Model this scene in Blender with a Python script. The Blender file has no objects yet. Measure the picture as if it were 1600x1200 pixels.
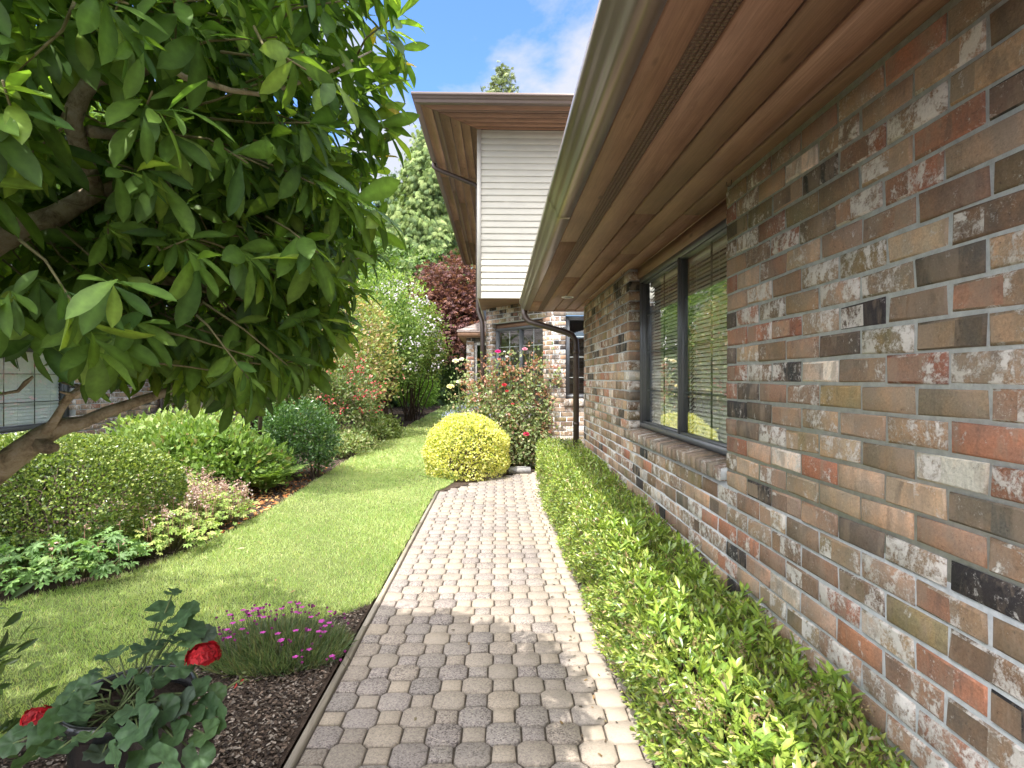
import bpy, math, random
import numpy as np
from mathutils import Vector

# ------------------------------------------------------------------ camera, sky, sun, exposure
scene = bpy.context.scene
C = scene.collection
R = math.radians
EYE = 1.45
F_PX = 880.0
YAW = math.atan(21 / F_PX)
cam_d = bpy.data.cameras.new("camera")
cam_d.sensor_width = 36.0
cam_d.lens = F_PX / 1600 * 36
cam_d.shift_y = -8 / 1600
cam_d.clip_start = 0.03
cam_d.clip_end = 2000
cam = bpy.data.objects.new("camera", cam_d)
C.objects.link(cam)
cam.location = (0, 0, EYE)
cam.rotation_euler = (R(90), 0, -YAW)
scene.camera = cam

SUN_DIR = Vector((-0.263, -0.425, 1.0)).normalized()      # towards the sun
SUN_EL = math.asin(SUN_DIR.z)
SUN_AZ = math.atan2(SUN_DIR.x, SUN_DIR.y)
world = bpy.data.worlds.new("World")
scene.world = world
world.use_nodes = True
nt = world.node_tree
nt.nodes.clear()
wout = nt.nodes.new("ShaderNodeOutputWorld")
wbg = nt.nodes.new("ShaderNodeBackground")
wbg.inputs["Strength"].default_value = 0.105
sky = nt.nodes.new("ShaderNodeTexSky")
sky.sky_type = 'NISHITA'
sky.sun_disc = False
sky.sun_elevation = SUN_EL
sky.sun_rotation = SUN_AZ % (2 * math.pi)
sky.air_density = 1.15
sky.dust_density = 0.25
sky.ozone_density = 2.2
tc = nt.nodes.new("ShaderNodeTexCoord")
sep = nt.nodes.new("ShaderNodeSeparateXYZ")
nt.links.new(tc.outputs["Generated"], sep.inputs[0])
addz = nt.nodes.new("ShaderNodeMath"); addz.operation = 'ADD'; addz.inputs[1].default_value = 0.12
nt.links.new(sep.outputs["Z"], addz.inputs[0])
mxz = nt.nodes.new("ShaderNodeMath"); mxz.operation = 'MAXIMUM'; mxz.inputs[1].default_value = 0.08
nt.links.new(addz.outputs[0], mxz.inputs[0])
dx = nt.nodes.new("ShaderNodeMath"); dx.operation = 'DIVIDE'
dy = nt.nodes.new("ShaderNodeMath"); dy.operation = 'DIVIDE'
nt.links.new(sep.outputs["X"], dx.inputs[0]); nt.links.new(mxz.outputs[0], dx.inputs[1])
nt.links.new(sep.outputs["Y"], dy.inputs[0]); nt.links.new(mxz.outputs[0], dy.inputs[1])
comb = nt.nodes.new("ShaderNodeCombineXYZ")
nt.links.new(dx.outputs[0], comb.inputs[0]); nt.links.new(dy.outputs[0], comb.inputs[1])
comb.inputs[2].default_value = 17.37
cn = nt.nodes.new("ShaderNodeTexNoise")
cn.inputs["Scale"].default_value = 1.5
cn.inputs["Detail"].default_value = 9
cn.inputs["Roughness"].default_value = 0.56
cn.inputs["Distortion"].default_value = 0.15
nt.links.new(comb.outputs[0], cn.inputs["Vector"])
cr = nt.nodes.new("ShaderNodeValToRGB")
cr.color_ramp.elements[0].position = 0.475
cr.color_ramp.elements[0].color = (0.02, 0.02, 0.02, 1)
cr.color_ramp.elements[1].position = 0.585
cr.color_ramp.elements[1].color = (0.93, 0.93, 0.93, 1)
nt.links.new(cn.outputs["Fac"], cr.inputs[0])
cmix = nt.nodes.new("ShaderNodeMix"); cmix.data_type = 'RGBA'
# clouds brightened on the sun side, out of view: added fill for the shade
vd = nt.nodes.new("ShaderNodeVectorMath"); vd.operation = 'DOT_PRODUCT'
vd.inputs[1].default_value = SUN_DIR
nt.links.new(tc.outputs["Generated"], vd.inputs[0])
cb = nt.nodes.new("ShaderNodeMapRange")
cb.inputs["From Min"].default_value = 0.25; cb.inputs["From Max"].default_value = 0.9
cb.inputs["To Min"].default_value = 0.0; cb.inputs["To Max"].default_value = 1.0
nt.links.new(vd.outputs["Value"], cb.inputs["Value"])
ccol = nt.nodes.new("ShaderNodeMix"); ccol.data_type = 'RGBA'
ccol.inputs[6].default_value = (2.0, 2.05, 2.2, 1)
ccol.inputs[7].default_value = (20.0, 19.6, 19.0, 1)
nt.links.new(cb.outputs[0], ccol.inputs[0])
fill_veil = nt.nodes.new("ShaderNodeMath"); fill_veil.operation = 'MULTIPLY'; fill_veil.inputs[1].default_value = 0.55  # added bright haze around the sun, lifts the shaded surfaces
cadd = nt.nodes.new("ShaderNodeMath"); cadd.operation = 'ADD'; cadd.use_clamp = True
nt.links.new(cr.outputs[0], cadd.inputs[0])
nt.links.new(fill_veil.outputs[0], cadd.inputs[1])
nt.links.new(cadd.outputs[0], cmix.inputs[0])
nt.links.new(cb.outputs[0], fill_veil.inputs[0])
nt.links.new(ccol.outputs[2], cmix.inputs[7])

tint = nt.nodes.new("ShaderNodeMix"); tint.data_type = 'RGBA'; tint.blend_type = 'MULTIPLY'
tint.inputs[0].default_value = 1.0
tint.inputs[7].default_value = (0.46, 0.62, 0.90, 1)
nt.links.new(sky.outputs[0], tint.inputs[6])
nt.links.new(tint.outputs[2], cmix.inputs[6])
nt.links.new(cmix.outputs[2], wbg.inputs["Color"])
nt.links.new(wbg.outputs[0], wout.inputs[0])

sun_d = bpy.data.lights.new("sun", 'SUN')
sun_d.energy = 2.0
sun_d.angle = R(0.5)
sun_d.color = (1.0, 0.955, 0.89)
sun = bpy.data.objects.new("sun", sun_d)
C.objects.link(sun)
sun.rotation_euler = (-SUN_DIR).to_track_quat('-Z', 'Y').to_euler()
scene.view_settings.view_transform = 'Standard'
scene.view_settings.look = 'None'
scene.view_settings.gamma = 1
scene.view_settings.exposure = 2.05
scene.cycles.max_bounces = 8
scene.cycles.transparent_max_bounces = 12
scene.cycles.sample_clamp_indirect = 6


def at(px, py, y):
    """world point at depth y seen at photo pixel (px, py)"""
    u = (px - 800) / F_PX
    t = math.tan(YAW)
    x = y * (u + t) / (1 - u * t)
    d = y * math.cos(YAW) + x * math.sin(YAW)
    return Vector((x, y, EYE - (py - 592) / F_PX * d))


# ------------------------------------------------------------------ mesh helpers
rng = np.random.default_rng(7)


class MB:
    """collects vertices and faces of one mesh"""
    def __init__(self):
        self.v = []; self.c = []; self.f = []; self.n = 0; self.mi = []

    def add(self, V, F, col=(1, 1, 1, 1), mi=0):
        V = np.asarray(V, float).reshape(-1, 3)
        c = np.asarray(col, float)
        if c.ndim == 1:
            c = np.tile(c, (len(V), 1))
        self.v.append(V); self.c.append(c)
        if isinstance(F, np.ndarray):
            self.f.append(F + self.n); self.mi.append(mi)
        else:
            by = {}
            for q in F:
                by.setdefault(len(q), []).append(q)
            for q in by.values():
                self.f.append(np.array(q, int) + self.n); self.mi.append(mi)
        self.n += len(V)

    def box(self, x0, x1, y0, y1, z0, z1, col=(1, 1, 1, 1)):
        V = [(x, y, z) for z in (z0, z1) for y in (y0, y1) for x in (x0, x1)]
        self.add(V, [(0, 2, 3, 1), (4, 5, 7, 6), (0, 1, 5, 4), (2, 6, 7, 3), (0, 4, 6, 2), (1, 3, 7, 5)], col)

    def tube(self, pts, rad, sides=8, col=(1, 1, 1, 1), cap=True):
        P = [Vector(p) for p in pts]
        if not hasattr(rad, '__len__'):
            rad = [rad] * len(P)
        rings = []
        up = None
        for i, p in enumerate(P):
            d = (P[min(i + 1, len(P) - 1)] - P[max(i - 1, 0)]).normalized()
            if up is None:
                up = d.orthogonal().normalized()
            up = (up - d * up.dot(d))
            up = up.normalized() if up.length > 1e-6 else d.orthogonal().normalized()
            s = d.cross(up)
            rings.append([p + (up * math.cos(a) + s * math.sin(a)) * rad[i]
                          for a in [2 * math.pi * k / sides for k in range(sides)]])
        V = [v for r in rings for v in r]
        F = []
        for i in range(len(P) - 1):
            for k in range(sides):
                a, b = i * sides + k, i * sides + (k + 1) % sides
                F.append((a, b, b + sides, a + sides))
        if cap:
            F.append(tuple(range(sides))[::-1])
            F.append(tuple((len(P) - 1) * sides + k for k in range(sides)))
        self.add([tuple(v) for v in V], F, col)

    def prism(self, prof, fa, fb, col=(1, 1, 1, 1), closed=True):
        """profile points (a, b) swept from frame function fa(a,b) to fb(a,b)"""
        n = len(prof)
        V = [tuple(fa(*p)) for p in prof] + [tuple(fb(*p)) for p in prof]
        F = [(i, (i + 1) % n, (i + 1) % n + n, i + n) for i in range(n if closed else n - 1)]
        if closed:
            F += [tuple(range(n))[::-1], tuple(range(n, 2 * n))]
        self.add(V, F, col)

    def scatter(self, tpl, P, D, N, S, col):
        """copies of a template (verts, faces): local y along D, z along N"""
        TV, TF = tpl[0], tpl[1]
        P = np.asarray(P, float); D = np.asarray(D, float); N = np.asarray(N, float)
        n = len(P)
        if n == 0:
            return
        S = np.broadcast_to(np.asarray(S, float), (n,))
        D = D / np.maximum(np.linalg.norm(D, axis=1, keepdims=True), 1e-9)
        N = N - D * (N * D).sum(1, keepdims=True)
        bad = np.linalg.norm(N, axis=1) < 1e-4
        N[bad] = np.cross(D[bad], [0.31, 0.72, 0.11])
        N = N / np.linalg.norm(N, axis=1, keepdims=True)
        X = np.cross(D, N)
        V = (TV[None, :, 0, None] * X[:, None] + TV[None, :, 1, None] * D[:, None] + TV[None, :, 2, None] * N[:, None])
        V = V * S[:, None, None] + P[:, None]
        k = len(TV)
        col = np.asarray(col, float)
        if col.ndim == 1:
            col = np.tile(col, (n, 1))
        cc = np.repeat(col, k, 0)
        if len(tpl) > 2:
            cc[:, :3] *= np.tile(tpl[2], n)[:, None]
        self.v.append(V.reshape(-1, 3)); self.c.append(cc)
        off = (np.arange(n) * k + self.n)[:, None, None]
        for F in TF:
            self.f.append((F[None] + off).reshape(-1, F.shape[1])); self.mi.append(0)
        self.n += n * k

    def build(self, name, mat, parent=None, smooth=False, loc=None):
        V = np.concatenate(self.v); col = np.concatenate(self.c)
        o_loc = np.zeros(3)
        if parent is not None:
            o_loc = np.array(ORIGIN[parent.name])
        elif loc is not None:
            o_loc = np.array(loc, float)
        V = V - o_loc
        me = bpy.data.meshes.new(name)
        me.vertices.add(len(V))
        me.vertices.foreach_set("co", V.astype(np.float32).ravel())
        starts = []; totals = []; loops = []; mats = []; pos = 0
        for F, m in zip(self.f, self.mi):
            k, w = F.shape
            loops.append(F.ravel())
            starts.append(pos + np.arange(k) * w)
            totals.append(np.full(k, w)); mats.append(np.full(k, m))
            pos += k * w
        loops = np.concatenate(loops); starts = np.concatenate(starts); totals = np.concatenate(totals)
        me.loops.add(len(loops)); me.polygons.add(len(starts))
        me.loops.foreach_set("vertex_index", loops.astype(np.int32))
        me.polygons.foreach_set("loop_start", starts.astype(np.int32))
        me.polygons.foreach_set("loop_total", totals.astype(np.int32))
        me.polygons.foreach_set("material_index", np.concatenate(mats).astype(np.int32))
        if smooth:
            me.polygons.foreach_set("use_smooth", np.ones(len(starts), bool))
        a = me.attributes.new("Col", 'FLOAT_COLOR', 'POINT')
        a.data.foreach_set("color", col.astype(np.float32).ravel())
        me.update(calc_edges=True)
        for m in (mat if isinstance(mat, (list, tuple)) else [mat]):
            me.materials.append(m)
        o = bpy.data.objects.new(name, me)
        C.objects.link(o)
        if parent is not None:
            o.parent = parent
            ORIGIN[o.name] = ORIGIN[parent.name]
        else:
            o.location = o_loc
            ORIGIN[o.name] = tuple(o_loc)
        return o


ORIGIN = {}


def tag(o, label=None, cat=None, group=None, kind=None):
    if label: o["label"] = label
    if cat: o["category"] = cat
    if group: o["group"] = group
    if kind: o["kind"] = kind
    return o


def thing(name, label, cat, loc, group=None):
    o = bpy.data.objects.new(name, None)
    C.objects.link(o)
    o.location = loc
    o.empty_display_size = 0.1
    ORIGIN[o.name] = tuple(loc)
    return tag(o, label, cat, group)


# ------------------------------------------------------------------ materials
class NT:
    def __init__(self, name):
        self.m = bpy.data.materials.new(name)
        self.m.use_nodes = True
        self.t = self.m.node_tree
        self.t.nodes.clear()
        self.out = self.t.nodes.new("ShaderNodeOutputMaterial")

    def n(self, typ, ins=None, **props):
        nd = self.t.nodes.new("ShaderNode" + typ)
        for k, v in props.items():
            setattr(nd, k, v)
        for k, v in (ins or {}).items():
            s = nd.inputs[k]
            if isinstance(v, bpy.types.NodeSocket):
                self.t.links.new(v, s)
            else:
                s.default_value = v
        return nd

    def noise(self, vec, scale, detail=4, rough=0.55, dist=0.0):
        i = {"Scale": scale, "Detail": detail, "Roughness": rough, "Distortion": dist}
        if vec is not None: i["Vector"] = vec
        return self.n("TexNoise", i).outputs["Fac"]

    def ramp(self, fac, stops):
        nd = self.n("ValToRGB", {"Fac": fac})
        e = nd.color_ramp.elements
        while len(e) < len(stops): e.new(0.5)
        for s, (p, c) in zip(e, stops):
            s.position = p
            s.color = c if len(c) == 4 else (*c, 1)
        return nd.outputs[0]

    def mix(self, f, a, b, mode='MIX'):
        nd = self.n("Mix", data_type='RGBA', blend_type=mode)
        for i, v in ((0, f), (6, a), (7, b)):
            if isinstance(v, bpy.types.NodeSocket): self.t.links.new(v, nd.inputs[i])
            else: nd.inputs[i].default_value = (v if i == 0 or len(v) == 4 else (*v, 1))
        return nd.outputs[2]

    def math(self, op, a, b=0.0):
        nd = self.n("Math", operation=op)
        for i, v in ((0, a), (1, b)):
            if isinstance(v, bpy.types.NodeSocket): self.t.links.new(v, nd.inputs[i])
            else: nd.inputs[i].default_value = v
        return nd.outputs[0]

    def pos(self):
        return self.n("NewGeometry").outputs["Position"]

    def mapped(self, vec, scale=(1, 1, 1), loc=(0, 0, 0)):
        return self.n("Mapping", {"Vector": vec, "Scale": scale, "Location": loc}).outputs[0]

    def bump(self, h, strength=0.3, dist=0.01):
        return self.n("Bump", {"Height": h, "Strength": strength, "Distance": dist}).outputs[0]

    def pbr(self, col, rough=0.6, normal=None, metallic=0.0, spec=0.5):
        i = {"Base Color": col, "Roughness": rough, "Metallic": metallic, "Specular IOR Level": spec}
        if not isinstance(col, bpy.types.NodeSocket): i["Base Color"] = (*col, 1) if len(col) == 3 else col
        if normal is not None: i["Normal"] = normal
        return self.n("BsdfPrincipled", i).outputs[0]

    def done(self, sh):
        self.t.links.new(sh, self.out.inputs["Surface"])
        return self.m


def m_simple(name, col, rough=0.6, metallic=0.0, spec=0.5, var=0.15, nscale=6.0, bump=0.0):
    k = NT(name)
    p = k.pos()
    nz = k.noise(p, nscale, 5)
    c2 = tuple(x * (1 - var) for x in col); c3 = tuple(min(1, x * (1 + var)) for x in col)
    c = k.ramp(nz, [(0.3, c2), (0.7, c3)])
    nb = k.bump(k.noise(p, nscale * 14, 3), bump, 0.004) if bump else None
    return k.done(k.pbr(c, rough, nb, metallic, spec))


def m_leaf(name, rough=0.45, transl=0.35, spec=0.5, tcol=(1.25, 1.3, 0.6), var=0.25):
    k = NT(name)
    a = k.n("Attribute", attribute_name="Col").outputs["Color"]
    nz = k.noise(k.pos(), 60.0, 2)
    c = k.mix(1.0, a, k.ramp(nz, [(0.3, (1 - var,) * 3), (0.7, (1 + var,) * 3)]), 'MULTIPLY')
    sh = k.pbr(c, rough, None, 0, spec)
    tr = k.n("BsdfTranslucent", {"Color": k.mix(1.0, c, (*tcol, 1), 'MULTIPLY')}).outputs[0]
    return k.done(k.n("MixShader", {0: transl, 1: sh, 2: tr}).outputs[0])


def m_brick():
    k = NT("clinker_brick")
    at_ = k.n("Attribute", attribute_name="Col")
    base, wamt = at_.outputs["Color"], at_.outputs["Alpha"]
    sp = k.n("SeparateColor", {"Color": base})
    # every brick shifts the noise by its own colour, so the marks stop at its edges
    off = k.n("CombineXYZ", {0: k.math('MULTIPLY', sp.outputs[0], 331.0), 1: k.math('MULTIPLY', sp.outputs[1], 517.0),
                             2: k.math('MULTIPLY', wamt, 271.0)}).outputs[0]
    p = k.n("VectorMath", {0: k.pos(), 1: off}, operation='ADD').outputs[0]
    big = k.noise(p, 9.0, 3, 0.6, 0.4)
    mid = k.noise(k.mapped(p, (1, 1, 1.3)), 42.0, 7, 0.78, 0.3)
    fine = k.noise(p, 150.0, 5, 0.75)
    c = k.mix(k.ramp(big, [(0.42, (0,) * 3), (0.62, (0.85,) * 3)]), base, k.mix(1.0, base, (1.35, 1.15, 1.0), 'MULTIPLY'))
    c = k.mix(k.ramp(mid, [(0.30, (0.9,) * 3), (0.43, (0,) * 3)]), c, k.mix(1.0, c, (0.42, 0.40, 0.42), 'MULTIPLY'))
    c = k.mix(1.0, c, k.ramp(fine, [(0.3, (0.72,) * 3), (0.7, (1.25,) * 3)]), 'MULTIPLY')
    # whitewash left on the faces: streaky patches, crisp edged
    two = k.noise(k.mapped(p, (9, 9, 3.2)), 1.6, 7, 0.62, 0.3)
    c = k.mix(k.ramp(two, [(0.50, (0,) * 3), (0.60, (0.75,) * 3)]), c, k.mix(0.7, c, (0.30, 0.225, 0.165)))
    c = k.mix(k.ramp(two, [(0.33, (0.65,) * 3), (0.42, (0,) * 3)]), c, k.mix(0.7, c, (0.10, 0.082, 0.068)))
    stk = k.noise(k.mapped(p, (15, 15, 11)), 1.2, 7, 0.72, 0.5)
    w = k.math('ADD', k.math('MULTIPLY', stk, 0.85), k.math('MULTIPLY', mid, 0.42))
    w = k.math('ADD', w, k.math('MULTIPLY', fine, 0.24))
    thr = k.math('SUBTRACT', 0.94, k.math('MULTIPLY', wamt, 0.25))
    wm = k.math('MULTIPLY', k.math('SUBTRACT', w, thr), 9.0)
    wm = k.n("Clamp", {"Value": wm, "Max": 0.82}).outputs[0]
    c = k.mix(wm, c, (0.70, 0.66, 0.61))
    # scattered crumbs of lime and dark pits
    sp2 = k.noise(p, 95.0, 6, 0.85, 0.2)
    area = k.noise(p, 12.0, 4, 0.6)
    sm = k.math('MULTIPLY', k.math('SUBTRACT', k.math('ADD', sp2, k.math('MULTIPLY', area, 0.5)), k.math('SUBTRACT', 0.92, k.math('MULTIPLY', wamt, 0.10))), 14.0)
    c = k.mix(k.n("Clamp", {"Value": sm, "Max": 0.72}).outputs[0], c, (0.55, 0.50, 0.44))
    pit = k.noise(k.mapped(p, (1, 1, 1), (3.1, 7.7, 1.3)), 62.0, 5, 0.8)
    c = k.mix(k.ramp(pit, [(0.29, (0.85,) * 3), (0.36, (0,) * 3)]), c, (0.05, 0.042, 0.036))
    h = k.math('ADD', k.math('MULTIPLY', mid, 0.7), k.math('MULTIPLY', fine, 0.4))
    h = k.math('ADD', h, k.math('MULTIPLY', wm, 0.25))
    return k.done(k.pbr(c, 0.8, k.bump(h, 0.8, 0.007), 0, 0.3))


def m_mortar():
    k = NT("grey_mortar")
    p = k.pos()
    c = k.ramp(k.noise(p, 40, 5, 0.65), [(0.25, (0.40, 0.41, 0.415)), (0.75, (0.62, 0.63, 0.63))])
    return k.done(k.pbr(c, 0.9, k.bump(k.noise(p, 160, 4), 0.5, 0.004), 0, 0.2))


def m_wood(name, dark, light, axis=1):
    k = NT(name)
    at_ = k.n("Attribute", attribute_name="Col").outputs["Color"]
    sp = k.n("SeparateColor", {"Color": at_})
    p = k.pos()
    off = k.n("CombineXYZ", {0: k.math('MULTIPLY', sp.outputs[0], 91.0), 1: k.math('MULTIPLY', sp.outputs[0], 37.0), 2: 0.0}).outputs[0]
    p = k.n("VectorMath", {0: p, 1: off}, operation='ADD').outputs[0]
    sc = [14, 14, 14]; sc[axis] = 0.9
    g = k.noise(k.mapped(p, sc), 2.2, 5, 0.6, 1.2)
    sc2 = [90, 90, 90]; sc2[axis] = 2.5
    fine = k.noise(k.mapped(p, sc2), 2.0, 4, 0.6, 0.4)
    rings = k.n("Math", {0: k.math('MULTIPLY', g, 42.0)}, operation='SINE').outputs[0]
    c = k.ramp(g, [(0.25, dark), (0.75, light)])
    c = k.mix(k.ramp(rings, [(0.1, (0,) * 3), (0.9, (0.16,) * 3)]), c, k.mix(1.0, c, (0.55, 0.5, 0.48), 'MULTIPLY'))
    c = k.mix(1.0, c, k.ramp(fine, [(0.3, (0.82,) * 3), (0.7, (1.14,) * 3)]), 'MULTIPLY')
    blot = k.noise(p, 2.3, 4, 0.6)
    c = k.mix(1.0, c, k.ramp(blot, [(0.3, (0.82,) * 3), (0.7, (1.16,) * 3)]), 'MULTIPLY')
    sck = [9, 9, 9]; sck[axis] = 3.2
    vo = k.n("TexVoronoi", {"Vector": k.mapped(p, sck), "Scale": 1.0}).outputs["Distance"]
    c = k.mix(k.ramp(vo, [(0.05, (0.7,) * 3), (0.12, (0,) * 3)]), c, tuple(x * 0.35 for x in dark))
    c = k.mix(1.0, c, k.ramp(sp.outputs[1], [(0.0, (0.78,) * 3), (1.0, (1.2,) * 3)]), 'MULTIPLY')
    return k.done(k.pbr(c, 0.55, k.bump(fine, 0.15, 0.002), 0, 0.3))


def m_paver():
    k = NT("concrete_paver")
    a = k.n("Attribute", attribute_name="Col")
    p = k.pos()
    sp1 = k.n("TexVoronoi", {"Vector": p, "Scale": 170.0}, feature='F1').outputs["Color"]
    sv = k.n("SeparateColor", {"Color": sp1}).outputs[0]
    speck = k.ramp(sv, [(0.16, (0.42, 0.40, 0.42)), (0.40, (0.95, 0.95, 0.95)), (0.8, (1.0, 1.0, 1.0)), (0.95, (1.35, 1.32, 1.28))])
    c0 = a.outputs["Color"]
    c = k.mix(a.outputs["Alpha"], c0, k.mix(1.0, c0, speck, 'MULTIPLY'))
    c = k.mix(1.0, c, k.ramp(k.noise(p, 260, 4, 0.7), [(0.3, (0.78,) * 3), (0.7, (1.18,) * 3)]), 'MULTIPLY')
    dirt = k.noise(p, 2.2, 6, 0.62)
    c = k.mix(k.ramp(dirt, [(0.50, (0,) * 3), (0.72, (0.5,) * 3)]), c, (0.33, 0.285, 0.24))
    moss = k.noise(p, 5.5, 6, 0.7)
    c = k.mix(k.ramp(moss, [(0.60, (0,) * 3), (0.74, (0.45,) * 3)]), c, (0.20, 0.185, 0.13))
    # sandy silt swept against the hedge side
    x = k.n("SeparateXYZ", {0: p}).outputs[0]
    silt = k.math('MULTIPLY', k.math('ADD', k.math('SUBTRACT', x, 0.40), k.math('MULTIPLY', k.noise(p, 7, 5), 0.22)), 4.5)
    c = k.mix(k.n("Clamp", {"Value": silt, "Max": 0.75}).outputs[0], c, (0.36, 0.305, 0.245))
    return k.done(k.pbr(c, 0.85, k.bump(k.noise(p, 300, 3, 0.7), 0.4, 0.003), 0, 0.25))


def m_soil(name, c1, c2):
    k = NT(name)
    p = k.pos()
    c = k.ramp(k.noise(p, 18, 8, 0.7), [(0.3, c1), (0.72, c2)])
    c = k.mix(1.0, c, k.ramp(k.noise(p, 120, 4, 0.7), [(0.3, (0.55,) * 3), (0.7, (1.3,) * 3)]), 'MULTIPLY')
    return k.done(k.pbr(c, 0.95, k.bump(k.noise(p, 90, 5, 0.7), 0.9, 0.02), 0, 0.15))


def m_glass():
    k = NT("window_glass")
    geo = k.n("NewGeometry")
    dt = k.n("VectorMath", {0: geo.outputs["Incoming"], 1: geo.outputs["Normal"]}, operation='DOT_PRODUCT').outputs["Value"]
    q = k.math('SUBTRACT', 1.0, k.math('ABSOLUTE', dt))
    fr = k.math('ADD', 0.13, k.math('MULTIPLY', 0.87, k.math('POWER', q, 3.4)))      # two panes, seen from either side
    tr = k.n("BsdfTransparent", {"Color": (0.84, 0.88, 0.86, 1)}).outputs[0]
    gl = k.n("BsdfGlossy", {"Color": (0.97, 0.98, 0.97, 1), "Roughness": 0.008}).outputs[0]
    return k.done(k.n("MixShader", {0: fr, 1: tr, 2: gl}).outputs[0])


def m_attr(name, rough=0.6, spec=0.4, metallic=0.0, nscale=20, var=0.2, bump=0.2):
    k = NT(name)
    a = k.n("Attribute", attribute_name="Col").outputs["Color"]
    p = k.pos()
    c = k.mix(1.0, a, k.ramp(k.noise(p, nscale, 6, 0.65), [(0.3, (1 - var,) * 3), (0.7, (1 + var,) * 3)]), 'MULTIPLY')
    return k.done(k.pbr(c, rough, k.bump(k.noise(p, nscale * 6, 4), bump, 0.004), metallic, spec))


def m_bark(name, c1, c2, c3, scale=30):
    k = NT(name)
    p = k.pos()
    n1 = k.noise(p, scale, 6, 0.7, 0.5)
    c = k.ramp(n1, [(0.3, c1), (0.52, c2), (0.72, c3)])
    return k.done(k.pbr(c, 0.85, k.bump(k.noise(p, scale * 2.2, 5, 0.7), 0.7, 0.012), 0, 0.2))


M = {}
M['brick'] = m_brick()
M['mortar'] = m_mortar()
M['soffit'] = m_wood("stained_cedar_boards", (0.205, 0.112, 0.068), (0.295, 0.175, 0.112), 1)
M['soffit_x'] = m_wood("stained_cedar_boards_across", (0.205, 0.112, 0.068), (0.295, 0.175, 0.112), 0)
M['vent'] = m_simple("vent_mesh", (0.15, 0.092, 0.062), 0.6, nscale=200, var=0.4)
M['gutter'] = m_simple("brown_gutter_metal", (0.27, 0.215, 0.165), 0.30, 0.5, var=0.08, nscale=2)
M['gutter2'] = m_simple("taupe_gutter_metal", (0.165, 0.125, 0.11), 0.42, 0.2, var=0.08, nscale=2)
M['pipe'] = m_simple("dark_brown_pipe", (0.060, 0.040, 0.032), 0.42, 0.1, var=0.15, nscale=5)
M['frame'] = m_simple("grey_window_frame", (0.13, 0.135, 0.14), 0.4, 0.2, var=0.08)
M['glass'] = m_glass()
M['blind'] = m_simple("ivory_blind", (0.80, 0.75, 0.66), 0.5, var=0.05)
M['wblind'] = m_simple("white_blind", (0.85, 0.86, 0.86), 0.5, var=0.03)
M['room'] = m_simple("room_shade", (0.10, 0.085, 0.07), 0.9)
M['siding'] = m_simple("cream_siding", (0.47, 0.435, 0.365), 0.55, var=0.05, nscale=3, bump=0.05)
M['trim'] = m_simple("cream_trim", (0.52, 0.485, 0.415), 0.5, var=0.04)
M['shingle'] = m_attr("roof_shingles", 0.9, 0.2, nscale=30, var=0.35, bump=0.6)
M['white'] = m_simple("white_paint", (0.72, 0.72, 0.70), 0.5, var=0.04)
M['black'] = m_simple("black_plastic", (0.012, 0.012, 0.013), 0.25, var=0.1)
M['grille'] = m_simple("pale_grille", (0.55, 0.56, 0.56), 0.4, var=0.05)
M['dgrille'] = m_simple("dark_grille", (0.10, 0.11, 0.115), 0.4, var=0.05)
M['paver'] = m_paver()
M['sand'] = m_soil("joint_sand", (0.06, 0.05, 0.04), (0.15, 0.125, 0.10))
M['soil'] = m_soil("bed_soil", (0.035, 0.024, 0.018), (0.115, 0.082, 0.062))
M['turf'] = m_soil("turf_base", (0.08, 0.11, 0.03), (0.18, 0.22, 0.07))
M['chip'] = m_attr("bark_mulch", 0.9, 0.2, nscale=60, var=0.35)
M['timber'] = m_wood("weathered_timber", (0.16, 0.135, 0.105), (0.33, 0.29, 0.235), 1)
M['grass'] = m_leaf("grass_blades", 0.55, 0.45, 0.3, (1.2, 1.25, 0.6), 0.1)
M['leaf'] = m_leaf("leaf_matt", 0.5, 0.35, 0.35)
M['gloss'] = m_leaf("leaf_glossy", 0.30, 0.28, 0.65)
M['magnolia'] = m_leaf("magnolia_leaf", 0.46, 0.44, 0.3, (1.5, 1.45, 0.5), 0.16)
M['petal'] = m_leaf("petals", 0.6, 0.3, 0.3, (1.1, 1.0, 1.0), 0.12)
M['needle'] = m_leaf("cedar_sprays", 0.6, 0.25, 0.25)
M['stem'] = m_attr("stems", 0.75, 0.25, nscale=30)
M['bark'] = m_bark("brown_bark", (0.05, 0.036, 0.026), (0.12, 0.09, 0.065), (0.2, 0.16, 0.12))
M['mbark'] = m_bark("magnolia_bark", (0.15, 0.115, 0.08), (0.48, 0.40, 0.28), (0.58, 0.53, 0.43), 26)
M['stone'] = m_simple("grey_concrete", (0.26, 0.25, 0.235), 0.85, var=0.2, nscale=20, bump=0.5)

# ------------------------------------------------------------------ building helpers
class Frame:
    """a vertical plane: u along the wall, z up, n outwards"""
    def __init__(self, o, u, n):
        self.o = Vector((o[0], o[1], 0)); self.u = Vector((*u, 0)).normalized(); self.nn = Vector((*n, 0)).normalized()

    def p(self, u, z, n=0.0):
        q = self.o + self.u * u + self.nn * n
        return (q.x, q.y, z)

    def box(self, mb, u0, u1, z0, z1, n0, n1, col=(1, 1, 1, 1)):
        V = [self.p(u, z, n) for z in (z0, z1) for n in (n0, n1) for u in (u0, u1)]
        mb.add(V, [(0, 2, 3, 1), (4, 5, 7, 6), (0, 1, 5, 4), (2, 6, 7, 3), (0, 4, 6, 2), (1, 3, 7, 5)], col)


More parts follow.
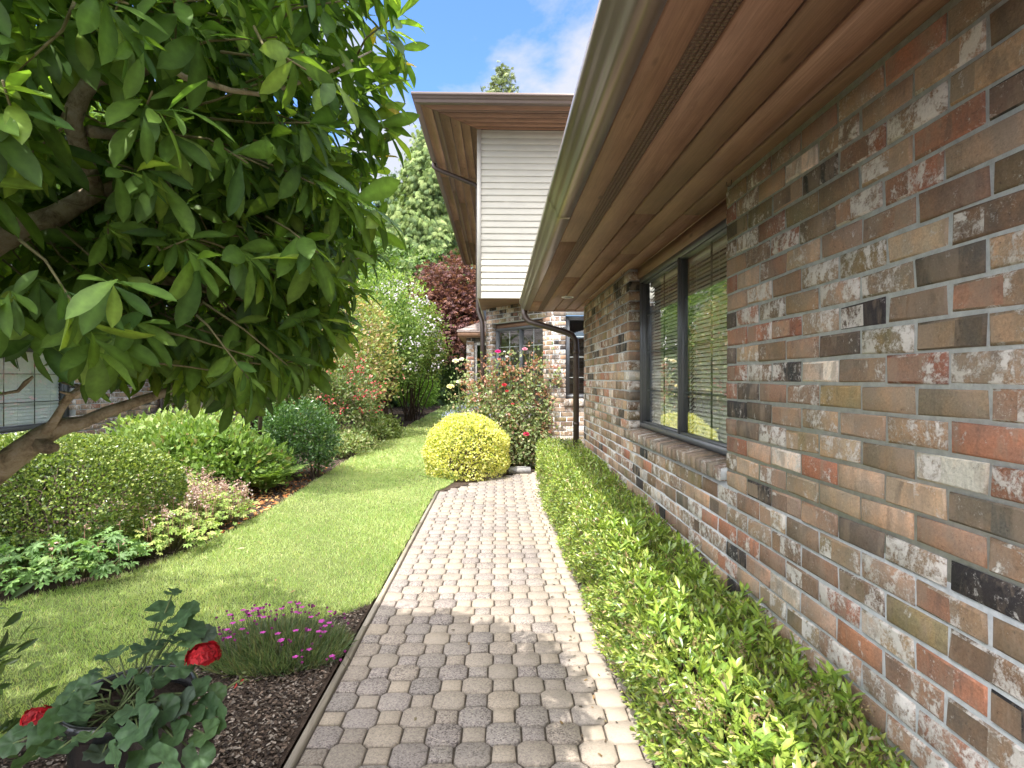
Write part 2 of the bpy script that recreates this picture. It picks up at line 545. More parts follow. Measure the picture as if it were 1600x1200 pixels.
BRICK_KINDS = [((0.235, 0.168, 0.120), 0.27), ((0.345, 0.265, 0.195), 0.33), ((0.195, 0.145, 0.108), 0.14), ((0.29, 0.145, 0.100), 0.075),
               ((0.035, 0.034, 0.036), 0.085), ((0.56, 0.52, 0.47), 0.03), ((0.20, 0.165, 0.095), 0.06), ((0.11, 0.094, 0.080), 0.05)]
BK_P = np.array([p for _, p in BRICK_KINDS]); BK_P /= BK_P.sum()


def brick_colour(r, white=1.0):
    k = r.choice(len(BRICK_KINDS), p=BK_P)
    c = np.array(BRICK_KINDS[k][0]) * r.uniform(0.72, 1.32) * r.uniform(0.95, 1.05, 3) * np.array([1.03, 1.0, .97])
    w = r.choice([r.uniform(0, 0.25), r.uniform(0.25, 0.6), r.uniform(0.6, 1.0)], p=[0.20, 0.33, 0.47])
    if k in (4, 7): w *= 0.55
    return (*c, float(np.clip(w * white, 0, 1)))


def one_brick(mb, fr, u0, u1, z0, z1, r, col, depth=0.09, rough=0.0018, b=0.0045, proud=0.0):
    tl = np.clip(r.normal(0, .0009, 3), -.0018, .0018)
    j = lambda: r.normal(0, rough)
    def nd(u, z): return proud + tl[0] + tl[1] * ((u - u0) / max(u1 - u0, .02) - .5) + tl[2] * ((z - z0) / .07 - .5)
    cs = [(u0 + j(), z0 + j()), (u1 + j(), z0 + j()), (u1 + j(), z1 + j()), (u0 + j(), z1 + j())]
    bb = [b * r.uniform(0.6, 1.7) for _ in range(4)]
    sx = (1, -1, -1, 1); sz = (1, 1, -1, -1)
    inner = [(u + s * q, z + t * q) for (u, z), s, t, q in zip(cs, sx, sz, bb)]
    V = [fr.p(u, z, nd(u, z)) for u, z in inner] + [fr.p(u, z, nd(u, z) - b) for u, z in cs] + [fr.p(u, z, -depth) for u, z in cs]
    F = [(0, 1, 2, 3)] + [(i, i + 4, (i + 1) % 4 + 4, (i + 1) % 4) for i in range(4)] + \
        [(i + 4, i + 8, (i + 1) % 4 + 8, (i + 1) % 4 + 4) for i in range(4)]
    if u1 - u0 > .12 and r.random() < .5:      # fired face to face: two halves of different colour
        s = r.uniform(.3, .7)
        c2 = brick_colour(r)
        w = r.uniform(.2, .65)
        c2 = tuple(np.array(col[:3]) * (1 - w) + np.array(c2[:3]) * w) + (float(np.clip(c2[3] * r.uniform(.5, 1.3), 0, 1)),)
        a, b_, c_, d_ = [np.array(V[i]) for i in range(4)]
        m0, m1 = a + (b_ - a) * s, d_ + (c_ - d_) * s
        mb.add(V, F[1:], col)
        mb.add([a, m0, m1, d_], [(0, 1, 2, 3)], col)
        mb.add([m0, b_, c_, m1], [(0, 1, 2, 3)], c2)
        return
    mb.add(V, F, col)


HC, BL, JT = 0.0766, 0.2035, 0.0105


def brick_wall(name, parent, fr, u0, u1, z0, z1, openings=(), zref=0.0, uref=0.0, seed=1, white=1.0, depth=0.09, top=None):
    """coursed brickwork cut round its openings (u0, u1, z0, z1); the mortar bed is a sub-part"""
    r = np.random.default_rng(seed)
    mb = MB()
    k0 = math.floor((z0 - zref) / HC); k1 = math.ceil((z1 - zref) / HC)
    for k in range(k0, k1):
        a = max(zref + k * HC + JT / 2, z0); b = min(zref + (k + 1) * HC - JT / 2, z1)
        if b - a < 0.012: continue
        start = uref + (0.5 * BL if k % 2 else 0) + r.normal(0, 0.004)
        i0 = math.floor((u0 - start) / BL)
        u = start + i0 * BL
        while u < u1:
            s, e = max(u + JT / 2, u0), min(u + BL - JT / 2 + r.normal(0, 0.0015), u1)
            u += BL
            segs = [(s, e)]
            for (ou0, ou1, oz0, oz1) in openings:
                if b > oz0 + 0.01 and a < oz1 - 0.01:
                    new = []
                    for (x, y) in segs:
                        if y <= ou0 or x >= ou1: new.append((x, y)); continue
                        if x < ou0: new.append((x, ou0))
                        if y > ou1: new.append((ou1, y))
                    segs = new
            for (x, y) in segs:
                bz = b if top is None else min(b, top((x + y) / 2))
                if y - x > 0.018 and bz - a > 0.012:
                    one_brick(mb, fr, x, y, a, bz, r, brick_colour(r, white), depth)
    w = mb.build(name, M['brick'], parent)
    us = sorted({u0, u1, *[x for o in openings for x in (o[0] - .004, o[1] + .004) if u0 < x < u1]})
    zs = sorted({z0, z1, *[x for o in openings for x in (o[2] - .004, o[3] + .004) if z0 < x < z1]})
    mm = MB()
    for i in range(len(us) - 1):
        for j in range(len(zs) - 1):
            um, zm = (us[i] + us[i + 1]) / 2, (zs[j] + zs[j + 1]) / 2
            if any(o[0] - .004 <= um <= o[1] + .004 and o[2] - .004 <= zm <= o[3] + .004 for o in openings): continue
            fr.box(mm, us[i], us[i + 1], zs[j], zs[j + 1], -depth + .004, -0.0055)
    mm.build("mortar", M['mortar'], w)
    return w


def rowlock_sill(name, parent, fr, u0, u1, ztop, h, n0, n1, slope, seed):
    """bricks laid on edge under a window"""
    r = np.random.default_rng(seed)
    mb = MB(); mo = MB()
    n = max(1, round((u1 - u0) / 0.078)); w = (u1 - u0) / n
    for i in range(n):
        a, b = u0 + i * w + .004, u0 + (i + 1) * w - .004
        c = (*(np.array([.27, .22, .175]) * r.uniform(.7, 1.25) * r.uniform(.95, 1.05, 3)), r.uniform(.3, .9)); dz = r.normal(0, .0015); dn = r.normal(0, .0015)
        q = .004
        prof = [(n0, ztop - h), (n1 + dn - q, ztop - h + dz), (n1 + dn, ztop - h + q + dz), (n1 + dn, ztop - slope - q + dz),
                (n1 + dn - q, ztop - slope + dz), (n0, ztop + dz), ]
        mb.prism(prof, lambda nn, z: fr.p(a, z, nn), lambda nn, z: fr.p(b, z, nn), c)
    s = mb.build(name, M['brick'], parent)
    mo.prism([(n0 + .004, ztop - h + .005), (n1 - .008, ztop - h + .005), (n1 - .008, ztop - slope - .006), (n0 + .004, ztop - .007)],
             lambda nn, z: fr.p(u0 + .003, z, nn), lambda nn, z: fr.p(u1 - .003, z, nn))
    mo.build("mortar", M['mortar'], s)
    return s


def window(parent, fr, u0, u1, z0, z1, rec, sashes=2, cols=2, rows=4, blinds=True, fw=0.045, fmat='frame', gmat='grille', slat=0.023,
           tilt=0.5, room=0.9, room_mat='room', bmat='blind'):
    """a framed window set rec behind the wall face"""
    f = MB(); D = -rec
    fr.box(f, u0, u1, z0, z0 + fw, D - .07, D)
    fr.box(f, u0, u1, z1 - fw, z1, D - .07, D)
    fr.box(f, u0, u0 + fw, z0 + fw, z1 - fw, D - .07, D - .001)
    fr.box(f, u1 - fw, u1, z0 + fw, z1 - fw, D - .07, D - .001)
    w = (u1 - u0 - fw * 2) / sashes
    for i in range(1, sashes):
        c = u0 + fw + w * i
        fr.box(f, c - fw * .36, c + fw * .36, z0 + fw, z1 - fw, D - .068, D - .002)
    for i in range(sashes):                       # inner sash rails
        a, b = u0 + fw + w * i, u0 + fw + w * (i + 1)
        if i: a += fw * .36
        if i < sashes - 1: b -= fw * .36
        s = fw * .32; e = D - .010 - .010 * (i % 2)
        fr.box(f, a, b, z0 + fw, z0 + fw + s, D - .06, e); fr.box(f, a, b, z1 - fw - s, z1 - fw, D - .06, e)
        fr.box(f, a, a + s, z0 + fw + s, z1 - fw - s, D - .06, e - .001); fr.box(f, b - s, b, z0 + fw + s, z1 - fw - s, D - .06, e - .001)
    win = f.build("window", M[fmat], parent)
    g = MB(); gr = MB()
    for i in range(sashes):
        a, b = u0 + fw + w * i, u0 + fw + w * (i + 1)
        d = D - .03 - .012 * (i % 2)
        V = [fr.p(a, z0 + fw, d), fr.p(b, z0 + fw, d), fr.p(b, z1 - fw, d), fr.p(a, z1 - fw, d)]
        out = fr.u.cross(Vector((0, 0, 1))).dot(fr.nn) > 0        # the pane must face outwards
        g.add(V, [(0, 1, 2, 3) if out else (3, 2, 1, 0)])
        for j in range(1, cols):
            c = a + (b - a) * j / cols
            fr.box(gr, c - .006, c + .006, z0 + fw, z1 - fw, d - .011, d - .004)
        for j in range(1, rows):
            c = z0 + (z1 - z0) * j / rows
            fr.box(gr, a, b, c - .006, c + .006, d - .012, d - .0045)
    g.build("pane", M['glass'], win)
    if cols > 1:
        gr.build("grille", M[gmat], win)
    else:
        for j in range(1, rows):
            c = z0 + (z1 - z0) * j / rows
            gb_ = MB(); fr.box(gb_, u0 + fw, u1 - fw, c - .006, c + .006, D - .042, D - .0345)
            gb_.build("grille_bar", M[gmat], win)
    if blinds:
        bl = MB()
        z = z1 - fw
        fr.box(bl, u0 + fw, u1 - fw, z - .035, z, D - .105, D - .075)
        z -= .045
        while z > z0 + fw + .01:
            for i in range(sashes):
                a, b = u0 + fw + w * i + .006, u0 + fw + w * (i + 1) - .006
                dz = slat * .5 * math.sin(tilt); dn = slat * .5 * math.cos(tilt)
                V = [fr.p(a, z - dz, D - .09 + dn), fr.p(b, z - dz, D - .09 + dn), fr.p(b, z + dz, D - .09 - dn), fr.p(a, z + dz, D - .09 - dn)]
                bl.add(V, [(0, 1, 2, 3)])
            z -= slat * .92
        for i in range(sashes):
            for q in (.12, .5, .88):
                a = u0 + fw + w * (i + q)
                fr.box(bl, a - .001, a + .001, z0 + fw, z1 - fw, D - .0785, D - .0765)
        bl.build("blind", M[bmat], win)
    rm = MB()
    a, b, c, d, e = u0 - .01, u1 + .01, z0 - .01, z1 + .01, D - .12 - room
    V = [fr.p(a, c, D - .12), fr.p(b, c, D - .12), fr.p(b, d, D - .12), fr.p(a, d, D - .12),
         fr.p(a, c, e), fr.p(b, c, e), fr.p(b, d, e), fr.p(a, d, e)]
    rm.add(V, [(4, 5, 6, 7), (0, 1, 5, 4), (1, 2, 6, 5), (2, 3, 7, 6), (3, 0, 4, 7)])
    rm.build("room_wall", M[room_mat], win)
    return win


def shingle_roof(name, parent, eave0, eave1, ridge0, ridge1, rows, seed=1, base=(0.20, 0.16, 0.135), tab=0.30):
    """rows of shingle tabs from the eave line up to the ridge line"""
    r = np.random.default_rng(seed)
    e0, e1, r0, r1 = [Vector(v) for v in (eave0, eave1, ridge0, ridge1)]
    nrm = (e1 - e0).cross(r0 - e0).normalized()
    if nrm.z < 0: nrm = -nrm
    mb = MB()
    for i in range(rows):
        t0, t1 = i / rows, (i + 1.06) / rows
        a0, a1 = e0.lerp(r0, t0), e1.lerp(r1, t0); b0, b1 = e0.lerp(r0, min(t1, 1)), e1.lerp(r1, min(t1, 1))
        n = max(1, int((a1 - a0).length / tab))
        off = r.uniform(0, 1) / n
        cuts = [0.0] + [min(1, max(0, (k + 0.0) / n + off)) for k in range(n)] + [1.0]
        for k in range(len(cuts) - 1):
            s, t = cuts[k], cuts[k + 1]
            if t - s < 1e-3: continue
            g = .004 / max((a1 - a0).length, .1)
            q = r.uniform(0.75, 1.25)
            V = [a0.lerp(a1, s + g) + nrm * .014, a0.lerp(a1, t - g) + nrm * .014, b0.lerp(b1, t - g) + nrm * .003, b0.lerp(b1, s + g) + nrm * .003]
            V += [a0.lerp(a1, s + g) - nrm * .002, a0.lerp(a1, t - g) - nrm * .002]
            mb.add([tuple(v) for v in V], [(0, 1, 2, 3), (4, 5, 1, 0)], (*[c * q for c in base], 1))
    V = [e0 - nrm * .02, e1 - nrm * .02, r1 - nrm * .02, r0 - nrm * .02, e0 - nrm * .004, e1 - nrm * .004, r1 - nrm * .004, r0 - nrm * .004]
    mb.add([tuple(v) for v in V], [(0, 1, 2, 3), (4, 5, 6, 7), (0, 1, 5, 4), (2, 3, 7, 6), (1, 2, 6, 5), (3, 0, 4, 7)], (*base, 1))
    return mb.build(name, M['shingle'], parent)


def gutter_profile():
    """(out, up): outwards from the fascia and up from the soffit"""
    return [(0.0, 0.125), (0.0, -0.005), (0.062, -0.005), (0.070, 0.004), (0.072, 0.030), (0.082, 0.046), (0.094, 0.056), (0.099, 0.078),
            (0.108, 0.086), (0.116, 0.092), (0.116, 0.126), (0.106, 0.130), (0.104, 0.122), (0.108, 0.100), (0.090, 0.080), (0.070, 0.055),
            (0.058, 0.006), (0.006, 0.006), (0.006, 0.125)]


# ------------------------------------------------------------------ ground, lawn, path
def sheet(name, poly, z, mat, kind='structure'):
    mb = MB()
    mb.add([(x, y, z) for x, y in poly], [tuple(range(len(poly)))])
    return tag(mb.build(name, mat), kind=kind)


g = MB()
xs = [-400, -60, -20, -8, 8, 20, 60, 400]; ys = [-60, -8, 12, 30, 60, 120, 500]
V = [(x, y, -0.05) for y in ys for x in xs]
g.add(V, [(j * 8 + i, j * 8 + i + 1, j * 8 + i + 9, j * 8 + i + 8) for j in range(6) for i in range(7)])
tag(g.build("ground", M['soil']), kind='structure')

PATH_L = -0.765
PATH_FAR = [(PATH_L, 7.25), (0.10, 8.55), (0.65, 8.95), (3.2, 9.0)]


def path_far_y(x):
    for (a, ya), (b, yb) in zip(PATH_FAR, PATH_FAR[1:]):
        if x <= b:
            return ya + (yb - ya) * max(0, (x - a)) / (b - a)
    return PATH_FAR[-1][1]


sheet("path_bed", [(-0.79, -1.5), (3.2, -1.5), (3.2, 9.0), (0.65, 8.93), (0.1, 8.53), (-0.79, 7.22)], -0.012, M['sand'])

PV = 0.245
PAVER_COLS = [((0.33, 0.28, 0.232), 0.6), ((0.305, 0.267, 0.236), 0.95), ((0.34, 0.29, 0.238), 0.5), ((0.295, 0.26, 0.234), 1.0), ((0.32, 0.272, 0.228), 0.8),
              ((0.305, 0.265, 0.24), 1.0), ((0.375, 0.315, 0.25), 0.45)]


def build_pavers():
    r = np.random.default_rng(11)
    mb = MB()
    W, S, ch, gap = PV * .6, PV * .4, PV * .098, 0.0042
    def piece(cx, cy, outline):
        base, sp = PAVER_COLS[r.integers(len(PAVER_COLS))]
        col = (*(np.array(base) * np.array([.84, .84, .84]) * r.uniform(.90, 1.09)), sp * r.uniform(.6, 1.1))
        n = len(outline)
        tz = r.normal(0, .0013); tx, ty = r.normal(0, .006, 2)
        b = .007
        o = np.array(outline); L = np.maximum(np.abs(o).max(0), .01)
        inn = o * (1 - b / L); 
        mid = o * (1 - .0022 / L)
        jit = r.normal(0, .0009, o.shape)
        lay = [(o + jit, -.04, 0), (mid + jit, -.006, 1), (inn + jit, 0, 1)]
        V = [(cx + x, cy + y, z + s * (tz + tx * x + ty * y)) for q, z, s in lay for x, y in q]
        F = [(k * n + i, k * n + (i + 1) % n, (k + 1) * n + (i + 1) % n, (k + 1) * n + i) for k in range(2) for i in range(n)]
        F.append(tuple(2 * n + i for i in range(n)))
        mb.add(V, F, col)
    rows = int(10.4 / (PV / 2))
    for j in range(rows):
        cy = -1.3 + j * PV / 2 + 0.055
        for i in range(-8, 30):
            cx = -0.101 + i * PV / 2
            if cx < PATH_L - .05 or cx > 3.1: continue
            if cx > 0.75 and cy < 6.9: continue
            if cy > path_far_y(cx) - .05: continue
            if (i + j) % 2 == 0:
                w = W / 2 - gap / 2; c = ch
                ol = [(-w + c, -w), (w - c, -w), (w, -w + c), (w, w - c), (w - c, w), (-w + c, w), (-w, w - c), (-w, -w + c)]
            else:
                w = S / 2 - gap / 2
                ol = [(-w, -w), (w, -w), (w, w), (-w, w)]
            if cx - PATH_L < .08:
                ol = [(max(x, PATH_L + .004 - cx), y) for x, y in ol]
                if max(x for x, _ in ol) - min(x for x, _ in ol) < .02: continue
            piece(cx, cy, ol)
    return mb.build("path", M['paver'])


tag(build_pavers(), kind='structure')

# timber edging along the lawn side of the path
mb = MB()
yy = -1.5
while yy < 7.24:
    e = min(yy + 2.4, 7.25)
    q = random.random()
    mb.prism([(PATH_L - .034, -.08), (PATH_L - .002, -.08), (PATH_L - .002, .006), (PATH_L - .006, .011), (PATH_L - .030, .011), (PATH_L - .034, .006)],
             lambda a, z: (a, yy + .003, z), lambda a, z: (a, e - .003, z), (q, q, q, 1))
    yy = e
tag(mb.build("path_edging", M['timber']), "weathered grey timber board edging the left side of the paver path", "path edging")

LAWN_L = [(-3.5, 2.2), (-3.28, 3.4), (-3.2, 3.62), (-2.76, 4.15), (-2.54, 4.95), (-2.50, 6.1), (-2.58, 8.2), (-2.66, 11), (-2.7, 14), (-2.75, 18), (-2.8, 24), (-2.9, 34)]
LAWN_R = [(-2.3, 1.2), (-2.05, 2.2), (-1.75, 2.75), (-1.50, 3.12), (-1.15, 3.30), (-0.90, 3.52), (-0.812, 3.66), (-0.812, 7.25), (-0.72, 7.45), (-0.55, 8.3), (-0.95, 9.1), (-1.05, 10),
          (-1.25, 14), (-1.5, 20), (-1.9, 27), (-2.4, 34)]


def interp_edge(E, y):
    return float(np.interp(y, [p[1] for p in E], [p[0] for p in E]))


def build_lawn():
    mb = MB()
    ys = np.concatenate([np.arange(2.2, 10, .12), np.arange(10, 34, .5)])
    nx = 16
    V = []
    for y in ys:
        a, b = interp_edge(LAWN_L, y), interp_edge(LAWN_R, y)
        wob = .012 * math.sin(y * 5.1) + .009 * math.sin(y * 12.7)
        for i in range(nx + 1):
            t = i / nx
            x = a + wob + (b - a - wob) * t
            ed = min(t, 1 - t) * (b - a)
            z = .002 + .022 * min(1, ed / .12) + .008 * math.sin(x * 3.1 + y * 1.3) * min(1, ed)
            V.append((x, y, z))
    F = [(j * (nx + 1) + i, j * (nx + 1) + i + 1, (j + 1) * (nx + 1) + i + 1, (j + 1) * (nx + 1) + i) for j in range(len(ys) - 1) for i in range(nx)]
    mb.add(V, F)
    return mb.build("lawn", M['turf'], smooth=True)


tag(build_lawn(), kind='structure')


def build_grass():
    r = np.random.default_rng(5)
    mb = MB()
    P = []
    for y0, y1, dens in ((2.2, 4, 13000), (4, 6, 10500), (6, 9, 6500), (9, 14, 2600), (14, 34, 500)):
        n = int((y1 - y0) * 2.6 * dens)
        y = r.uniform(y0, y1, n); x = r.uniform(-3.55, -.5, n)
        a = np.interp(y, [p[1] for p in LAWN_L], [p[0] for p in LAWN_L]); b = np.interp(y, [p[1] for p in LAWN_R], [p[0] for p in LAWN_R])
        wob = r.normal(0, .018, n)
        ok = (x > a + wob) & (x < b + wob * .7)
        P.append(np.stack([x[ok], y[ok], np.full(ok.sum(), .012)], 1))
    P = np.concatenate(P)
    n = len(P)
    def vn(x, y, s):
        return (np.sin(x * s + 1.3 * np.sin(y * s * .7)) + np.sin(y * s * 1.3 + 1.7 * np.sin(x * s * .9)) + np.sin((x + y) * s * 2.1)) / 3
    t = vn(P[:, 0], P[:, 1], 2.3) * .5 + vn(P[:, 0], P[:, 1], 9.0) * .4 + r.normal(0, .35, n)
    A = np.array([0.30, 0.44, 0.13]); B = np.array([0.60, 0.64, 0.33]); Cc = np.array([0.66, 0.58, 0.34])
    w = np.clip(.45 + .42 * t, 0, 1)[:, None]
    col = A * (1 - w) + B * w
    dry = r.random(n) < .07
    col[dry] = Cc
    d = r.normal(0, .55, (n, 3)); d[:, 2] = 1
    h = np.where(P[:, 1] > 9, 1.5, 1.0) * r.uniform(.022, .05, n) 
    wd = np.clip(P[:, 1] / 4, 1, 3.5)
    tpl = (np.array([[-.05, 0, 0], [.05, 0, 0], [.035, .55, .03], [-.035, .55, .03], [0, 1, .16]]), [np.array([[0, 1, 2, 3]]), np.array([[3, 2, 4]])])
    for lo, hi, ww in ((0, 4.5, 1.0), (4.5, 8, 1.4), (8, 14, 2.4), (14, 40, 4.5)):
        m = (P[:, 1] >= lo) & (P[:, 1] < hi)
        tv = tpl[0].copy(); tv[:, 0] *= ww
        mb.scatter((tv, tpl[1]), P[m], d[m], r.normal(0, 1, (m.sum(), 3)) * [1, 1, .1], h[m], np.c_[col[m], np.ones(m.sum())])
    return mb.build("grass", M['grass'])


tag(build_grass(), kind='stuff')


def chips(name, pts, size, cols, label=None, r=rng):
    mb = MB()
    n = len(pts)
    tv = np.array([[-.25, -.5, 0], [.22, -.45, .05], [.28, .5, .02], [-.2, .42, .09], [0, 0, .16]])
    tf = [np.array([[0, 1, 4], [1, 2, 4], [2, 3, 4], [3, 0, 4]])]
    d = r.normal(0, 1, (n, 3)); d[:, 2] *= .25
    nn = r.normal(0, .35, (n, 3)); nn[:, 2] = 1
    c = np.array(cols)[r.integers(len(cols), size=n)] * r.uniform(.6, 1.3, (n, 1))
    mb.scatter((tv, tf), pts, d, nn, r.uniform(.5, 1.5, n) * size, np.c_[c, np.ones(n)])
    return tag(mb.build(name, M['chip']), kind='stuff')


def in_poly(x, y, poly):
    c = np.zeros(len(x), bool); j = len(poly) - 1
    for i in range(len(poly)):
        xi, yi = poly[i]; xj, yj = poly[j]
        c ^= ((yi > y) != (yj > y)) & (x < (xj - xi) * (y - yi) / (yj - yi + 1e-12) + xi)
        j = i
    return c


NEAR_BED = [(-0.812, 0.6), (-0.812, 3.66), (-0.9, 3.52), (-1.15, 3.30), (-1.50, 3.12), (-1.75, 2.75), (-2.05, 2.2), (-2.3, 1.2), (-2.3, .6)]
sheet("soil", NEAR_BED, 0.004, M['soil'])
sheet("soil", [(-3.5, 2.2), (-3.28, 3.4), (-3.2, 3.62), (-2.76, 4.15), (-2.54, 4.95), (-2.50, 6.1), (-2.58, 8.2), (-2.66, 11), (-2.7, 14), (-2.75, 18), (-2.8, 24), (-2.9, 34), (-7, 34), (-7, 2.2)], -0.004, M['soil'])
sheet("soil", [(-0.812, 7.25), (-.765, 7.25), (.1, 8.55), (.65, 8.95), (3, 9.0), (3, 9.1), (0.5, 12), (-.3, 27), (-1.9, 27), (-1.5, 20), (-1.25, 14), (-1.05, 10), (-.95, 9.1), (-.55, 8.3), (-.72, 7.45)], -0.003, M['soil'])
sheet("soil", [(0.60, -1.2), (1.0, -1.2), (1.0, 6.75), (.60, 6.75)], 0.012, M['soil'])

x = rng.uniform(-2.1, -.83, 30000); y = rng.uniform(1.6, 3.66, 30000)
k = in_poly(x, y, NEAR_BED)
mulch_pts = [np.stack([x[k], y[k], rng.uniform(.004, .02, k.sum())], 1)[:15000]]
x = rng.uniform(-4.4, -2.4, 26000); y = rng.uniform(4.5, 16, 26000)
k = x < np.interp(y, [p[1] for p in LAWN_L], [p[0] for p in LAWN_L]) - .02
mulch_pts.append(np.stack([x[k], y[k], rng.uniform(-.003, .015, k.sum())], 1))
chips("mulch", np.concatenate(mulch_pts), .016, [(.095, .068, .050), (.14, .10, .075), (.06, .045, .034), (.24, .20, .165), (.04, .03, .025)])
x = rng.uniform(-3.6, -2.5, 900); y = rng.normal(7.0, 1.1, 900)
k = (x < np.interp(y, [p[1] for p in LAWN_L], [p[0] for p in LAWN_L]) - .03) & (y > 5)
chips("leaf_litter", np.stack([x[k], y[k], np.full(k.sum(), .016)], 1), .04, [(.38, .16, .05), (.30, .11, .04), (.42, .25, .10)])

n = 150
y = rng.uniform(2.0, 8.3, n); x = np.where(rng.random(n) < .8, .50 - np.abs(rng.normal(0, .10, n)), rng.uniform(-.7, .5, n))
chips("leaf_litter", np.stack([x, y, np.full(n, .004)], 1), .016, [(.10, .075, .05), (.16, .13, .07), (.06, .05, .035), (.20, .13, .06)])

# ------------------------------------------------------------------ the brick house along the path
SOF = 2.293
house = thing("brick_house", "low brick house wall with brown soffit and wide window along the right of the path", "house", (1.0, 2.5, 0))
frw = Frame((1.0, 0), (0, 1), (-1, 0))
WU0, WU1, WZ0, WZ1 = 2.455, 4.30, 1.075, SOF
brick_wall("wall", house, frw, -1.6, 6.60, -0.02, SOF, [(WU0, WU1, WZ0 - .075, WZ1 + .1)], zref=1.435 - 19 * HC, uref=1.74 - 10 * BL, seed=3)
rowlock_sill("sill", house, frw, WU0 + .004, WU1 - .004, 1.082, .083, -.10, .028, .022, 8)
fre = Frame((1.0, 6.60), (1, 0), (0, 1))
brick_wall("wall", house, fre, 0.092, 2.6, -0.02, SOF, zref=1.435 - 19 * HC, uref=.05, seed=4)
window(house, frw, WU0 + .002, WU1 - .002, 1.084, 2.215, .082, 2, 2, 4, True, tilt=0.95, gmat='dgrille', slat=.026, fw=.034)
mb = MB()
mb.box(1.065, 1.20, WU0, WU1, 2.216, SOF, (.4, .4, .4, 1))
mb.box(1.061, 1.30, WU0 - .1, WU1 + .1, SOF + .001, SOF + .02, (.4, .4, .4, 1))
mb.build("header_board", M['soffit'], house)

# soffit boards, vent strip, end board
mb = MB()
rb = random.Random(4)
for (a, b) in ((.376, .484), (.548, .686), (.692, .812), (.818, .944), (.950, 1.06)):
    yv = -1.6 - rb.random() * 1.5
    while yv < 6.93:
        e = min(yv + rb.uniform(2.2, 4.2), 6.935)
        c = (rb.random(), rb.random(), 0, 1)
        q = .006
        if e > -1.6:
            s = max(yv, -1.6)
            zz = SOF + rb.uniform(-.0008, .0008)
            mb.prism([(a + .0015, zz + .02), (a + .0015, zz + q), (a + q, zz), (b - q, zz), (b - .0015, zz + q), (b - .0015, zz + .02)],
                     lambda p, z: (p, s + .0012, z), lambda p, z: (p, e - .0012, z), c)
        yv = e
mb.build("soffit", M['soffit'], house)
mb = MB()
mb.box(.376, 1.06, 6.94, 7.05, SOF - .001, SOF + .02, (.3, .5, 0, 1))
mb.build("soffit_end_board", M['soffit_x'], house)
mb = MB()
for i in range(0, 610):
    yv = -1.6 + i * .014
    for q in range(4):
        mb.box(.486 + q * .0155, .486 + q * .0155 + .0125, yv, yv + .0115, SOF + .003, SOF + .006)
mb.box(.484, .548, -1.6, 6.935, SOF + .0065, SOF + .016)
mb.build("soffit_vent", M['vent'], house)
# gutter with end cap, and fascia behind it
mb = MB()
gp = gutter_profile()
mb.prism(gp, lambda o, u: (.372 - o, -1.6, SOF - .003 + u), lambda o, u: (.372 - o, 6.98, SOF - .003 + u))
cap = gp[:11]
mb.prism(cap, lambda o, u: (.372 - o, 6.981, SOF - .003 + u), lambda o, u: (.372 - o, 6.986, SOF - .003 + u))
for yv in (2.9, 5.2):     # seams
    mb.prism([(o * 1.012 + .0005, u) for o, u in gp[1:11]], lambda o, u: (.372 - o, yv, SOF - .0045 + u), lambda o, u: (.372 - o, yv + .03, SOF - .0045 + u), closed=False)
mb.build("gutter", M['gutter'], house)
mb = MB()
mb.box(.374, .40, -1.6, 7.05, SOF + .021, SOF + .14, (.5, .5, 0, 1))
mb.box(.40, 1.06, 7.03, 7.055, SOF + .021, SOF + .14, (.2, .5, 0, 1))
mb.build("fascia", M['soffit'], house)
shingle_roof("roof", house, (.33, -1.6, SOF + .135), (.33, 7.08, SOF + .135), (6.5, -1.6, SOF + 1.9), (6.5, 7.08, SOF + 1.9), 30, 3)
# downspout: drops from the gutter, slants to the wall corner and runs down it
mb = MB()
zb = SOF
path = [(.318, 6.90, zb + .01), (.318, 6.90, zb - .055), (.335, 6.89, zb - .10), (.375, 6.87, zb - .145), (.80, 6.70, zb - .285), (.875, 6.67, zb - .325),
        (.915, 6.655, zb - .39), (.918, 6.65, zb - .50), (.918, 6.65, .05)]
mb.tube(path, [.036] * len(path), 14)
for zz in (1.75, .9):
    mb.tube([(.918, 6.65, zz), (.918, 6.65, zz + .035)], .0395, 14)
mb.build("downspout", M['pipe'], house, smooth=True)
# recessed down light: trim ring, dark can
mb = MB()
pl = at(887, 460, 5.78)
cx, cy = pl.x, pl.y
ring = [(.050, .0), (.062, -.004), (.066, .0015)]
n = 28
V = []; F = []
for q, (rr, zz) in enumerate([(.046, .05), (.048, 0), (.060, -.005), (.066, .0)]):
    V += [(cx + rr * math.cos(2 * math.pi * i / n), cy + rr * math.sin(2 * math.pi * i / n), SOF + zz - .0015) for i in range(n)]
for q in range(3):
    F += [(q * n + i, q * n + (i + 1) % n, (q + 1) * n + (i + 1) % n, (q + 1) * n + i) for i in range(n)]
mb.add(V, F)
dl = mb.build("downlight", M['white'], house, smooth=True)
mb = MB()
mb.add([(cx + .047 * math.cos(2 * math.pi * i / n), cy + .047 * math.sin(2 * math.pi * i / n), SOF - .0025) for i in range(n)], [tuple(range(n))])
mb.build("lens", M['black'], dl)
# little hooks under the soffit
for (px, py, yv) in ((1160, 268, 2.36), (978, 425, 4.4)):
    p = at(px, py, yv); hx = min(p.x, .985)
    mb = MB()
    pts = [(hx, yv, SOF + .004), (hx, yv, SOF - .018)] + [(hx - .011 + .011 * math.cos(a), yv, SOF - .018 - .011 * math.sin(a)) for a in [k * .55 for k in range(1, 8)]]
    mb.tube(pts, .0016, 6)
    mb.build("hook", M['pipe'], house)

